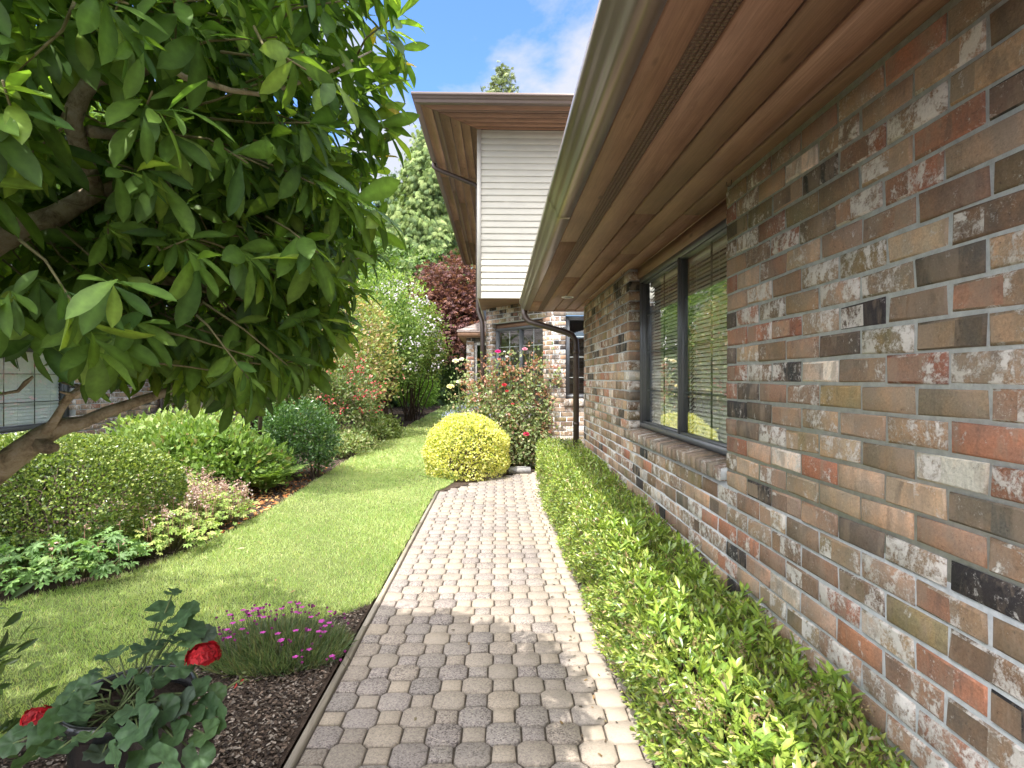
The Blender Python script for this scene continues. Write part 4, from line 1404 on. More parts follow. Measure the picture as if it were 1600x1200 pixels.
# ------------------------------------------------------------------ clipped hedge under the brick wall
def build_hedge():
    r = np.random.default_rng(23)
    root = thing("hedge", "low clipped evergreen hedge between the paver path and the brick wall", "hedge", (.72, 3.9, 0))
    y0, y1 = 1.05, 6.72
    PAL = [(.21, .29, .05, 3), (.27, .34, .06, 3), (.15, .23, .045, 2), (.42, .46, .14, 1.6), (.10, .17, .035, 1.5), (.30, .22, .11, .6), (.20, .15, .08, .3)]
    def top(y): return np.interp(y, [1, 2.4, 4, 6.8], [.56, .60, .66, .74])
    def left(y): return np.interp(y, [1, 2.4, 4, 6.8], [.545, .525, .50, .455])
    def lum(y, k): return .016 * np.sin(y * 3.7 + k) + .012 * np.sin(y * 8.3 + 2 * k) + .010 * np.sin(y * 21 + k)
    mb = MB()
    def put(P, O, tpl, s, up=.3):
        foliage(mb, r, P, O, tpl, s, PAL, up, .95, .3, .28)
    for (a, b, dens, s) in ((1.05, 2.6, 10500, .034), (2.6, 4.2, 12000, .029), (4.2, 6.72, 11000, .027)):
        n = int((b - a) * dens)
        y = r.uniform(a, b, n)
        # top: rounded from the left shoulder to the wall
        m = int(n * .52)
        yt = y[:m]; t = r.uniform(0, 1, m)
        x_ = left(yt) + (.985 - left(yt)) * t
        z = top(yt) + lum(yt, 1.0) + lum(x_ * 7, 2.) * .7 - .10 * np.clip((.22 - t) / .22, 0, 1) ** 2 - .05 * t - np.abs(r.normal(0, .045, m))
        O = np.c_[np.where(t < .2, -.7, 0.0), r.normal(0, .2, m), np.ones(m)]
        put(np.c_[x_, yt, z], unit(O), T_HEDGE, s)
        # left face
        yl_ = y[m:]; q = len(yl_); zz = r.uniform(.02, 1, q) ** .85 * (top(yl_) - .03)
        x_ = left(yl_) + lum(yl_ * 1.2 + zz * 3, 3.0) + np.abs(r.normal(0, .045, q)) + .05 * (1 - zz / top(yl_)) - .015
        put(np.c_[x_, yl_, zz], unit(np.c_[-np.ones(q), r.normal(0, .25, q), np.full(q, .45)]), T_HEDGE, s, .45)
    # far end face
    n = 2600
    x_ = r.uniform(.45, .98, n); z = r.uniform(.03, .72, n); yv = y1 - np.abs(r.normal(0, .04, n)) + .02
    put(np.c_[x_, yv, z], unit(np.c_[r.normal(0, .3, n), np.ones(n), np.full(n, .4)]), T_HEDGE, .033)
    # longer fresh shoots near the viewer
    for i in range(190):
        yv = r.uniform(1.2, 3.3) if i < 130 else r.uniform(3.3, 6); xv = r.uniform(.56, .97)
        p0 = np.array([xv, yv, float(top(yv)) - .03 + float(lum(yv, 1.))])
        k = r.integers(6, 10); ph = r.uniform(0, 6)
        ax = np.array([r.normal(0, .3), r.normal(0, .3), 1])
        P = []; D = []
        for q in range(k):
            a = ph + q * 2.4; tl = r.uniform(.45, 1.1)
            D.append(ax * math.cos(tl) + np.array([math.cos(a), math.sin(a), 0]) * math.sin(tl)); P.append(p0 + ax * (.006 * q))
        D = np.array(D)
        mb.scatter(T_HEDGE, P, D, np.array([0, 0, 1.0]) + D * -.3 + r.normal(0, .2, D.shape), r.uniform(.035, .062, k) * (1 if yv < 3.3 else .7), cols_of(r, k, [(.24, .34, .05), (.30, .39, .07), (.18, .28, .05)]))
    mb.build("foliage", M['gloss'], root)
    # seed heads among the leaves at the near end
    sd = MB()
    for (px, py, yv) in ((1010, 1010, 2.05), (1130, 1065, 1.85), (1105, 1110, 1.8), (1060, 1120, 1.85), (1290, 1095, 1.62), (1180, 1128, 1.72), (985, 985, 2.3), (1345, 1110, 1.55), (1160, 1022, 2.05), (1090, 1085, 1.95), (1020, 930, 2.6), (1270, 1075, 1.68)):
        c = np.array(at(px, py, .85 * F_PX / (py - 592)))
        c[0] = min(c[0], .965); c[2] = float(top(c[1])) + .02
        n = 70
        P = c + r.normal(0, .017, (n, 3)) * [1, 1, 1.1]
        sd.scatter(T_TINY, P, r.normal(0, 1, (n, 3)), r.normal(0, 1, (n, 3)), r.uniform(.006, .010, n), cols_of(r, n, [(.26, .18, .10), (.34, .25, .15), (.18, .11, .07)]))
    sd.build("seed_heads", M['leaf'], root)["kind"] = "stuff"
    st = MB()
    for i in range(190):
        yv = r.uniform(1.1, 6.65); xb = r.uniform(.62, .9)
        st.tube([(xb, yv, 0), (xb + r.normal(0, .04), yv + r.normal(0, .04), .3), (xb + r.normal(-.04, .09), yv + r.normal(0, .08), float(top(yv)) - .06)], [.008, .006, .003], 5, (.09, .065, .045, 1))
    st.build("stems", M['stem'], root)


build_hedge()

# ------------------------------------------------------------------ golden clipped bush
r_ = np.random.default_rng(31)
YBC = at(730, 700, 8.5)
gb = thing("golden_shrub", "round clipped golden yellow variegated bush at the far end of the path", "shrub", (YBC.x, YBC.y, 0))
mb = MB()
n = 19000
d = unit(r_.normal(0, 1, (n, 3))); d = d[d[:, 2] > -.55]
rad = np.array([.625, .61, .57]); lum = 1 + .03 * np.sin(d[:, 0] * 9 + 1) * np.sin(d[:, 1] * 8) + .03 * np.sin(d[:, 2] * 11 + d[:, 0] * 5)
sq = np.where(d[:, 2] < 0, (np.hypot(d[:, 0], d[:, 1]) ** 3 + np.abs(d[:, 2]) ** 3) ** (-1 / 3), 1.0)
P = d * sq[:, None] * rad * lum[:, None] * (1 - np.abs(r_.normal(0, .055, len(d))))[:, None] + np.array([YBC.x, YBC.y, .36])
P[:, 2] = np.maximum(P[:, 2], .015)
kk = r_.random(len(P)) < .02
P[kk] += d[kk] * r_.uniform(.01, .06, (kk.sum(), 1))
foliage(mb, r_, P, d, T_ROUND, .033, [(.70, .66, .20, 4), (.80, .77, .36, 3), (.56, .58, .14, 2), (.24, .32, .05, 1.3)], .2, .6, .2)
mb.build("foliage", M['leaf'], gb)
mb = MB(); stems(mb, r_, (YBC.x, YBC.y, 0), (YBC.x, YBC.y, .36), (.5, .5, .5), 26, .012); mb.build("stems", M['stem'], gb)

# ------------------------------------------------------------------ rose bush in front of the bay
def bloom(mb, c, rad, col, r, axis=(0, -.5, .8)):
    ax = Vector(axis).normalized(); s = ax.orthogonal().normalized(); t = ax.cross(s)
    for ring, (k, tilt, ln) in enumerate(((3, .25, .62), (5, .7, .85), (6, 1.15, 1.0))):
        ph = r.uniform(0, 6)
        for i in range(k):
            a = ph + i * 2 * math.pi / k + r.normal(0, .12)
            o = s * math.cos(a) + t * math.sin(a); w = -s * math.sin(a) + t * math.cos(a)
            V = []
            for u_ in (0, .5, 1):
                for v_ in (-1, 0, 1):
                    q = Vector(c) + (ax * math.cos(tilt * u_) + o * math.sin(tilt * (.4 + .6 * u_))) * rad * ln * u_ * .9 + w * v_ * rad * .42 * (1 - .25 * (u_ - .5) ** 2 * 4) * (.35 + .65 * min(1, u_ * 2)) \
                        + ax * rad * .12 * v_ * v_ * u_
                    V.append(tuple(q))
            cc = np.array(col) * r.uniform(.8, 1.15)
            mb.add(V, [(0, 1, 4, 3), (1, 2, 5, 4), (3, 4, 7, 6), (4, 5, 8, 7)], (*cc[:3], 1))


def build_rose():
    r = np.random.default_rng(37)
    c0 = at(795, 640, 9.05)
    root = thing("rose_bush", "tall leggy rose bush with crimson and pink blooms in front of the bay window", "rose bush", (c0.x, 9.05, 0))
    cn_ = MB(); lf = MB()
    tips = []
    pix = [(748, 575), (765, 555), (790, 548), (800, 570), (828, 548), (840, 580), (862, 600), (735, 600), (722, 592), (775, 590), (812, 600), (850, 640), (742, 640), (800, 640), (830, 665), (822, 680), (770, 620), (860, 660), (728, 570), (845, 560),
           (782, 575), (815, 570), (755, 610), (870, 585), (800, 690), (840, 700), (812, 655), (853, 615)]
    for (px, py) in pix:
        y = r.uniform(8.92, 9.18) if px > 755 else r.uniform(9.0, 9.5)
        t = np.array(at(px, py, y))
        b = np.array([c0.x + (t[0] - c0.x) * .35 + r.normal(0, .07), 9.08 + r.normal(0, .05), 0])
        m = b * .45 + t * .55 + np.array([r.normal(0, .05), r.normal(0, .05), .05])
        cn_.tube([b, b * .7 + t * .3 + r.normal(0, .03, 3), m, t], [.012, .010, .007, .0035], 6, (.12, .11, .045, 1))
        tips.append(t)
        for q in range(80):
            s = r.uniform(.22, 1.0)
            p = (b * (1 - s) + t * s) + r.normal(0, .085, 3) * [1, .8, 1]
            k = r.integers(3, 6)
            red = s > .8 and r.random() < .45
            pal = [(.34, .15, .10), (.42, .22, .15)] if red else [(.19, .26, .10, 3), (.27, .33, .14, 3), (.36, .39, .21, 2), (.38, .34, .18, 1), (.34, .22, .13, .8)]
            D = r.normal(0, 1, (k, 3)); D[:, 2] -= .1
            lf.scatter(T_ROUND, p + r.normal(0, .02, (k, 3)), D, r.normal(0, .6, (k, 3)) + [0, -.3, .6], r.uniform(.034, .062, k), cols_of(r, k, pal))
    # bare lower part is filled with lower leaf tufts
    n = 900
    P = np.c_[r.normal(c0.x, .33, n), r.normal(9.0, .14, n), r.uniform(.12, .8, n)]
    lf.scatter(T_ROUND, P, r.normal(0, 1, (n, 3)), r.normal(0, .6, (n, 3)) + [0, -.3, .6], r.uniform(.03, .055, n), cols_of(r, n, [(.17, .24, .08), (.25, .30, .12), (.3, .26, .15)]))
    cn_.build("canes", M['stem'], root, smooth=True)
    lf.build("foliage", M['leaf'], root)
    for (px, py, rad, col) in ((778, 551, .055, (.55, .015, .16)), (820, 547, .052, (.62, .24, .30)), (822, 680, .062, (.62, .05, .12)), (788, 603, .05, (.42, .02, .03)), (792, 612, .035, (.5, .05, .05)), (801, 632, .032, (.42, .06, .06)),
                               (792, 558, .028, (.8, .75, .7)), (788, 550, .022, (.8, .78, .74)), (780, 562, .035, (.6, .22, .16))):
        m = MB(); bloom(m, at(px, py, 8.9), rad, col, r)
        m.build("flower", M['petal'], root)
    return root


build_rose()
r_ = np.random.default_rng(41)
yr = thing("rose_bush", "slim pale yellow rose beside the lawn, left of the crimson rose bush", "rose bush", tuple(at(722, 700, 9.7).xy) + (0,))
cn_ = MB(); lf = MB()
for (px, py) in ((704, 606), (712, 566), (729, 562), (716, 590), (738, 585)):
    t = np.array(at(px, py, 9.6)); b = np.array([yr.location.x + r_.normal(0, .05), 9.7, 0])
    cn_.tube([b, b * .5 + t * .5 + r_.normal(0, .04, 3), t], [.009, .007, .003], 6, (.11, .13, .05, 1))
    n = 60; s = r_.uniform(.25, 1, n)[:, None]
    P = b * (1 - s) + t * s + r_.normal(0, .06, (n, 3))
    lf.scatter(T_ROUND, P, r_.normal(0, 1, (n, 3)), r_.normal(0, .6, (n, 3)) + [0, 0, .6], r_.uniform(.03, .055, n), cols_of(r_, n, [(.20, .28, .09), (.30, .33, .15), (.36, .25, .14)]))
cn_.build("canes", M['stem'], yr); lf.build("foliage", M['leaf'], yr)
for (px, py, rad, col) in ((704, 606, .075, (.80, .70, .30)), (712, 566, .07, (.80, .74, .45)), (722, 563, .055, (.8, .76, .55)), (716, 598, .05, (.75, .7, .55))):
    m = MB(); bloom(m, at(px, py, 9.55), rad, col, r_); m.build("flower", M['petal'], yr)

# blue catmint at the rose's feet, green clump in front of it
c = at(735, 650, 9.9)
shrub("catmint", "pale blue flowering catmint clump at the lawn edge beside the yellow rose", "flowering plant", (c.x, 9.9, .5), (.42, .36, .48), 160, 14, .07, T_TINY, .045, [(.13, .20, .07), (.18, .24, .1)], 43,
      flowers=[("flower_spikes", 170, .028, [(.36, .38, .62), (.46, .48, .68), (.55, .56, .7)], 9)], stem=14, stem_r=.006)
c = at(712, 668, 9.2)
shrub("perennial", "small fresh green plant at the back of the golden bush", "plant", (c.x, 9.3, .22), (.26, .3, .24), 90, 12, .05, T_SMALL, .07, [(.15, .26, .05), (.2, .3, .07)], 44, stem=8, stem_r=.005)

# concrete block on the paving by the rose
p = at(812, 738, 8.62)
mb = MB()
q = .006
for (a, b, c0, c1, z0, z1) in ((-.17, .17, 0, .16, 0, .085),):
    mb.box(p.x + a + q, p.x + b - q, 8.6 + c0 + q, 8.6 + c1 - q, z0, z1)
    mb.box(p.x + a, p.x + b, 8.6 + c0, 8.6 + c1, z0 + .004, z1 - q)
mb.box(p.x - .07, p.x + .10, 8.64, 8.72, z1 - .002, z1 + .012)
tag(mb.build("concrete_block", M['stone'], loc=(p.x, 8.6, 0)), "flat pale concrete block lying on the pavers beneath the rose bush", "block")

# ------------------------------------------------------------------ potted geranium and the plants at the bottom left
def build_geranium():
    r = np.random.default_rng(51)
    gy = 1.62
    base = at(205, 1130, gy)
    root = thing("geranium", "potted geranium with scalloped dark leaves and bright red flower heads at bottom left", "geranium", (base.x, gy, 0))
    pot = thing("plant_pot", "glossy black plastic pot holding the red geranium", "pot", (base.x - .0, gy, 0))
    mb = MB()
    zt = at(175, 1083, gy).z
    prof = [(.0, .02), (.105, .0), (.112, .02), (.150, zt - .05), (.153, zt - .045), (.166, zt - .04), (.168, zt - .008), (.160, zt), (.150, zt - .004), (.142, zt - .05)]
    n = 36
    V = [(base.x + rr * math.cos(2 * math.pi * i / n), gy + rr * math.sin(2 * math.pi * i / n), z) for rr, z in prof for i in range(n)]
    F = [(k * n + i, k * n + (i + 1) % n, (k + 1) * n + (i + 1) % n, (k + 1) * n + i) for k in range(len(prof) - 1) for i in range(n)]
    mb.add(V, F)
    mb.build("shell", M['black'], pot, smooth=True)
    mb = MB()
    mb.add([(base.x + .143 * math.cos(2 * math.pi * i / n), gy + .143 * math.sin(2 * math.pi * i / n), zt - .045) for i in range(n)], [tuple(range(n))])
    mb.build("soil", M['soil'], pot)
    lf = MB(); st = MB()
    core = np.array([base.x, gy, zt - .05])
    PAL = [(.050, .095, .042, 3), (.065, .12, .052, 3), (.085, .15, .06, 2), (.07, .10, .07, 1)]
    spots = [(270, 925, 1.62, .05, .02), (250, 955, 1.62, .08, .1), (295, 955, 1.66, .075, .1), (278, 972, 1.6, .085, .15), (300, 985, 1.62, .08, .4), (322, 990, 1.64, .065, .6), (255, 985, 1.58, .09, .25), (230, 1010, 1.58, .095, .2), (215, 1022, 1.6, .07, .3),
             (272, 1000, 1.6, .08, .5), (295, 1012, 1.6, .075, .8), (260, 1030, 1.58, .07, .3), (165, 1028, 1.62, .06, .15), (185, 1018, 1.6, .06, .1), (195, 1060, 1.56, .075, .4), (240, 1062, 1.56, .085, .5), (280, 1042, 1.56, .085, .35), (305, 1080, 1.54, .09, .8),
             (225, 1090, 1.5, .1, .9), (210, 1105, 1.48, .1, 1.1), (255, 1110, 1.48, .095, 1.0), (285, 1100, 1.5, .085, 1.0), (325, 1105, 1.52, .075, 1.2), (300, 1120, 1.5, .08, 1.1), (335, 1085, 1.56, .06, .6), (140, 1070, 1.6, .06, .9), (110, 1082, 1.6, .08, .7),
             (130, 1095, 1.56, .075, .8), (95, 1105, 1.56, .06, .6), (150, 1050, 1.62, .05, .3), (240, 1128, 1.46, .09, 1.1), (190, 1140, 1.46, .09, 1.1), (270, 1150, 1.44, .1, 1.2), (110, 1130, 1.5, .08, 1.0), (320, 1145, 1.46, .09, 1.2), (75, 1150, 1.5, .08, .9), (45, 1135, 1.52, .07, .8),
             (225, 1170, 1.42, .1, 1.2), (20, 1160, 1.5, .08, .9), (160, 1175, 1.44, .09, 1.2), (120, 1112, 1.45, .085, 1.1), (85, 1128, 1.44, .08, 1.1), (215, 1135, 1.40, .1, 1.2), (140, 1150, 1.40, .09, 1.2), (90, 1170, 1.4, .1, 1.2), (255, 1190, 1.38, .1, 1.2), (180, 1195, 1.38, .1, 1.2), (310, 1180, 1.42, .09, 1.2), (340, 1120, 1.5, .08, 1.1), (50, 1180, 1.42, .09, 1.1)]
    for (px, py, y, s, tilt) in spots:
        p = np.array(at(px, py, y))
        a = r.uniform(0, 6.28)
        out = p - core; out[2] = 0; out = out / max(np.linalg.norm(out), .05)
        nrm = np.array([out[0] * .4 + r.normal(0, .2), -math.sin(min(tilt, 1.1)) * .8 + r.normal(0, .15), max(.25, math.cos(tilt))])
        lf.scatter(T_GER, [p], [out + r.normal(0, .25, 3)], [nrm], [s * (.88 if py < 1060 else 1.0) * r.uniform(.8, 1.1)], cols_of(r, 1, PAL))
        m = core * .5 + p * .5 + np.array([0, 0, .02])
        st.tube([core + r.normal(0, .03, 3) * [1, 1, .2], m, p - np.array([0, 0, .004])], [.0034, .0028, .0022], 5, (.10, .13, .05, 1))
    # flower heads
    def head(px, py, y, rad, n):
        c = np.array(at(px, py, y)); mb = MB()
        d = unit(r.normal(0, 1, (n, 3))); d[:, 2] = np.abs(d[:, 2]) * 1.0 - .25
        for q in d:
            cc = c + q * rad * r.uniform(.75, 1.15) * np.array([1, 1, .62])
            ax = Vector(q + np.array([0, 0, .25])).normalized(); s = ax.orthogonal().normalized(); t = ax.cross(s)
            ph = r.uniform(0, 6)
            colr = np.array([.36, .007, .012]) * r.uniform(.6, 1.25)
            for i in range(5):
                a = ph + i * 1.2566
                o = s * math.cos(a) + t * math.sin(a); w = -s * math.sin(a) + t * math.cos(a); L = rad * r.uniform(.36, .56)
                V = [Vector(cc), Vector(cc) + o * L * .6 + w * L * .45 + ax * L * .25, Vector(cc) + o * L + ax * L * .12, Vector(cc) + o * L * .6 - w * L * .45 + ax * L * .25]
                mb.add([tuple(v) for v in V], [(0, 1, 2, 3)], (*colr, 1))
        f = mb.build("flower_head", M['petal'], root)
        st.tube([core, core * .4 + c * .6 + np.array([.01, 0, .03]), c - np.array([0, 0, rad * .3])], [.004, .0035, .003], 6, (.11, .14, .05, 1))
    head(318, 1022, 1.56, .037, 46)
    head(60, 1118, 1.5, .03, 34)
    # unopened bud cluster reaching out over the mulch
    c = np.array(at(375, 1062, 1.6)); mb = MB()
    for q in range(12):
        p = c + r.normal(0, .007, 3)
        mb.scatter(T_SMALL, [p], [r.normal(0, 1, 3) + [.6, 0, .3]], [r.normal(0, 1, 3)], [.016], [(.17, .20, .08, 1) if q < 9 else (.45, .05, .05, 1)])
    mb.build("bud_cluster", M['leaf'], root)
    st.tube([core + np.array([.05, 0, 0]), np.array(at(335, 1088, 1.58)), c], [.0035, .003, .0028], 6, (.15, .17, .07, 1))
    st.build("stems", M['stem'], root, smooth=True)
    lf.build("foliage", M['leaf'], root, smooth=True)


build_geranium()


def build_dianthus():
    r = np.random.default_rng(57)
    c = at(425, 1035, 2.95)
    root = thing("dianthus", "low grassy dianthus clump with magenta flowers on the mulch beside the path", "flowering plant", (c.x, 2.98, 0))
    mb = MB(); n = 5200
    a = r.uniform(0, 6.28, n); q = np.sqrt(r.uniform(0, 1, n))
    P = np.c_[c.x + np.cos(a) * q * .36, 3.0 + np.sin(a) * q * .26, np.full(n, .01)]
    D = np.c_[np.cos(a) * q * .9, np.sin(a) * q * .9, np.ones(n) * 1.0] + r.normal(0, .35, (n, 3))
    blade = (np.array([[-.025, 0, 0], [.025, 0, 0], [.02, .6, .0], [-.02, .6, 0], [0, 1, -.12]]), [np.array([[0, 1, 2, 3]]), np.array([[3, 2, 4]])])
    mb.scatter(blade, P, D, r.normal(0, 1, (n, 3)), (1 - .45 * q) * r.uniform(.09, .19, n), cols_of(r, n, [(.13, .19, .085), (.17, .22, .11), (.09, .14, .06), (.2, .2, .1)]))
    mb.build("foliage", M['leaf'], root)
    fl = MB(); st = MB()
    for i in range(120):
        a = r.uniform(0, 6.28); q = math.sqrt(r.uniform(0, 1))
        x, y = c.x + math.cos(a) * q * .37, 3.05 + math.sin(a) * q * .24
        if i > 108: x, y = c.x + r.uniform(.15, .42), 2.95 - r.uniform(.05, .25)
        z = (.20 - .07 * q + r.uniform(-.02, .035)) if i <= 108 else .09
        st.tube([(x - math.cos(a) * .04, y, .05), (x, y, z)], [.0014, .001], 4, (.14, .15, .1, 1))
        open_ = i % 3 == 0
        k = 5; ph = r.uniform(0, 6)
        for j in range(k):
            b = ph + j * 1.2566
            d = np.array([math.cos(b), math.sin(b), .15 if open_ else 1.6])
            fl.scatter(T_ROUND, [(x, y, z)], [d], [[0, 0, 1] if open_ else [math.cos(b), math.sin(b), 0]], [.017 if open_ else .014], cols_of(r, 1, [(.50, .06, .38), (.42, .05, .30)] if open_ else [(.20, .05, .15), (.32, .05, .22)]))
    st.build("flower_stalks", M['stem'], root)["kind"] = "stuff"
    fl.build("flowers", M['petal'], root)["kind"] = "stuff"


build_dianthus()
c = at(-12, 1075, 1.75)
shrub("evergreen_shrub", "dark glossy leaved shrub cut by the left edge of the view near the geranium", "shrub", (c.x - .40, 1.75, .32), (.26, .26, .40), 120, 10, .06, T_HEDGE, .075, [(.05, .09, .025), (.07, .12, .03), (.12, .18, .035)], 61, mat='gloss', stem=8)


# ------------------------------------------------------------------ left bed
def boxwood(name, label, c, rad, n, seed, pal, ls=.022, cat="shrub"):
    r = np.random.default_rng(seed)
    root = thing(name, label, cat, (c[0], c[1], 0))
    d = unit(r.normal(0, 1, (n, 3))); d = d[d[:, 2] > -.6]
    pw = 2.6
    sup = (np.abs(d) ** pw).sum(1) ** (-1 / pw)
    k = unit(r.normal(0, 1, (40, 3)))
    lum = 1 + .05 * (np.exp(18 * (d @ k.T - 1)).sum(1) - .6)
    P = d * (sup * lum * (1 - np.abs(r.normal(0, .045, len(d)))))[:, None] * np.array(rad) + np.array(c)
    P[:, 2] = np.maximum(P[:, 2], .01)
    mb = MB()
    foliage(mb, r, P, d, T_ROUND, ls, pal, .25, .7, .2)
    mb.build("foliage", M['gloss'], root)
    mb = MB(); stems(mb, r, (c[0], c[1], 0), c, np.array(rad) * .9, 40, .012); mb.build("stems", M['stem'], root)


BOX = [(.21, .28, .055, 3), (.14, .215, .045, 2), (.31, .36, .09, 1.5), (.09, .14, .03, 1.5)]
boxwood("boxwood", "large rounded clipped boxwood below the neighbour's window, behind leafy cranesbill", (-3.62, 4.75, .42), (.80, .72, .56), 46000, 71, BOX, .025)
boxwood("boxwood", "second boxwood mound merging at the left edge in magnolia shade", (-4.75, 4.95, .40), (.78, .70, .56), 26000, 72, [(.075, .12, .03), (.1, .15, .035), (.05, .085, .02)], .026)  # magnolia shade is put into the leaf colours, darker than the other mound
boxwood("boxwood_hedge", "low dark clipped hedge against the neighbour's brick wall corner", (-5.35, 9.6, .18), (.45, 1.4, .48), 16000, 73, [(.06, .12, .025), (.08, .14, .03)], .035, "hedge")


def cranesbill(label, c, rad, n, size, pal, seed, flowers=0, h=.3, group="cranesbill plants in the left bed"):
    r = np.random.default_rng(seed)
    root = thing("cranesbill", label, "cranesbill", (c[0], c[1], 0), group)
    a = r.uniform(0, 6.28, n); q = np.sqrt(r.uniform(0, 1, n))
    x = c[0] + np.cos(a) * q * rad[0]; y = c[1] + np.sin(a) * q * rad[1]
    z = h * (1 - .55 * q ** 2.2) * r.uniform(.5, 1.08, n) + .02
    P = np.c_[x, y, z]
    mb = MB(); st = MB()
    N = np.c_[np.cos(a) * q * .5, np.sin(a) * q * .5 - .15, np.ones(n)] + r.normal(0, .28, (n, 3))
    D = np.c_[np.cos(a), np.sin(a), np.full(n, -.1)] + r.normal(0, .5, (n, 3))
    mb.scatter(T_PALM, P, D, N, size * r.uniform(.6, 1.2, n), cols_of(r, n, pal))
    mb.build("foliage", M['leaf'], root)
    for i in range(0, n, 4):
        st.tube([(c[0] + (x[i] - c[0]) * .5, c[1] + (y[i] - c[1]) * .5, 0), (x[i], y[i], z[i] - .005)], [.003, .002], 4, (.13, .13, .05, 1))
    if flowers:
        fm = MB()
        for i in range(flowers):
            b = r.uniform(0, 6.28); s = math.sqrt(r.uniform(0, 1))
            fx, fy = c[0] + math.cos(b) * s * rad[0], c[1] + math.sin(b) * s * rad[1]
            fz = h * (1 - .4 * s * s) + r.uniform(.03, .14)
            st.tube([(fx, fy, .1), (fx + r.normal(0, .02), fy, fz)], [.0022, .0014], 4, (.25, .13, .09, 1))
            k = r.integers(5, 11)
            D = r.normal(0, 1, (k, 3)); D[:, 2] = np.abs(D[:, 2]) * .7
            fm.scatter(T_TINY, np.array([fx, fy, fz]) + r.normal(0, .018, (k, 3)), D, r.normal(0, 1, (k, 3)), r.uniform(.018, .034, k), cols_of(r, k, [(.40, .26, .20), (.46, .31, .26), (.55, .45, .40), (.30, .19, .13)]))
        fm.build("spent_flowers", M['petal'], root)["kind"] = "stuff"
    st.build("stems", M['stem'], root)
    return root


CR1 = [(.16, .28, .09, 3), (.20, .33, .11, 3), (.13, .23, .075, 2), (.25, .36, .12, 1.5)]
CR2 = [(.27, .38, .09, 3), (.33, .43, .11, 3), (.41, .46, .15, 2), (.45, .43, .17, 1), (.22, .32, .08, 2)]
cranesbill("broad leaved green cranesbill nearest the left edge, before the boxwood", (-3.55, 3.85), (.48, .30), 260, .115, CR1, 81, 4, .33)
cranesbill("broad leaved green cranesbill in front of the boxwood, beside the lawn curve", (-3.02, 4.1), (.42, .30), 240, .112, CR1, 82, 10, .33)
cranesbill("cranesbill with a tuft of pinkish dry flowers against the boxwood foot", (-3.15, 4.62), (.30, .30), 190, .095, CR1, 83, 34, .36)
cranesbill("sunlit yellow green cranesbill at the lawn edge, first past the boxwood", (-2.80, 4.80), (.36, .38), 420, .080, CR2, 84, 50, .34)
cranesbill("pink tinged cranesbill crowded with dry flower heads behind the sunlit edge", (-3.12, 5.45), (.42, .42), 520, .072, CR2, 85, 110, .38)
cranesbill("pink tinged cranesbill beside the bare mulch at the lawn edge", (-2.78, 5.62), (.30, .42), 400, .072, CR2, 86, 95, .32)
cranesbill("farthest cranesbill in the bed, in front of the light green perennial", (-3.5, 6.1), (.5, .42), 520, .07, CR2, 87, 70, .42)

shrub("perennial", "broad light green leafy perennial clump between cranesbill and fern", "plant", (-3.72, 7.2, .38), (.78, .6, .44), 430, 14, .075, T_SMALL, .085, [(.15, .25, .05, 3), (.20, .30, .07, 3), (.26, .33, .10, 1), (.30, .25, .10, .4)], 91, stem=20, stem_r=.006, up=.7, zmin=-.4)


def build_fern():
    r = np.random.default_rng(93)
    c = (-2.98, 7.25)
    root = thing("fern", "light green fern with arching fronds beside the round green shrub", "fern", (*c, 0))
    for i in range(26):
        a = r.uniform(0, 6.28); L = r.uniform(.42, .70); el = r.uniform(.8, 1.35)
        mb = MB()
        pts = []
        for k in range(15):
            t = k / 14
            rr = L * (t * math.cos(el) + .30 * t * t); zz = L * (t * math.sin(el) - .42 * t ** 2.2)
            pts.append((c[0] + math.cos(a) * (rr + .04), c[1] + math.sin(a) * (rr + .04), max(.03, zz + .02)))
        mb.tube(pts, [.003 * (1 - .7 * k / 14) for k in range(15)], 4, (.16, .20, .06, 1))
        P = []; D = []; N = []; S = []
        for k in range(2, 15):
            t = k / 14
            p = np.array(pts[k]); d = np.array(pts[k]) - np.array(pts[k - 1]); d /= np.linalg.norm(d)
            side = np.cross(d, [0, 0, 1]); side /= max(np.linalg.norm(side), 1e-6)
            for s in (-1, 1):
                for h in (0, .5):
                    P.append(p + d * h * L / 14); D.append(side * s + d * .45 + r.normal(0, .06, 3)); N.append(np.cross(side, d)); S.append(L * .26 * math.sin(math.pi * min(1, .15 + t * .9)) + .01)
        mb.scatter(leaf_tpl(.24, .25, 2, .1, .1), P, D, N, S, cols_of(r, len(P), [(.20, .31, .07), (.26, .36, .09), (.15, .25, .05)]))
        mb.build("frond", M['leaf'], root)


build_fern()
shrub("perennial", "yellow green leafy perennial filling the bed behind the boxwood", "plant", (-4.3, 7.7, .42), (.8, .8, .5), 330, 14, .08, T_SMALL, .085, [(.20, .30, .07, 3), (.27, .36, .10, 3), (.33, .38, .14, 1)], 94, stem=16, stem_r=.006, up=.7, zmin=-.4)
shrub("evergreen_shrub", "round mid green glossy shrub on a short trunk beside the bare mulch", "shrub", (-2.98, 8.35, .54), (.56, .50, .52), 520, 14, .055, T_SMALL, .052, [(.065, .14, .035, 3), (.09, .18, .045, 3), (.13, .22, .06, 1.5), (.045, .10, .03, 1)], 95, mat='gloss', stem=10, zmin=-.7)
shrub("azalea", "red flowering azalea behind the round green shrub", "azalea", (-3.35, 11.6, .95), (.78, .8, .85), 420, 12, .085, T_SMALL, .07, [(.10, .17, .05), (.15, .20, .07), (.20, .20, .10)], 96, stem=14,
      flowers=[("flowers", 75, .050, [(.50, .09, .09), (.58, .17, .15), (.42, .05, .06)], 7)], lump=.25)
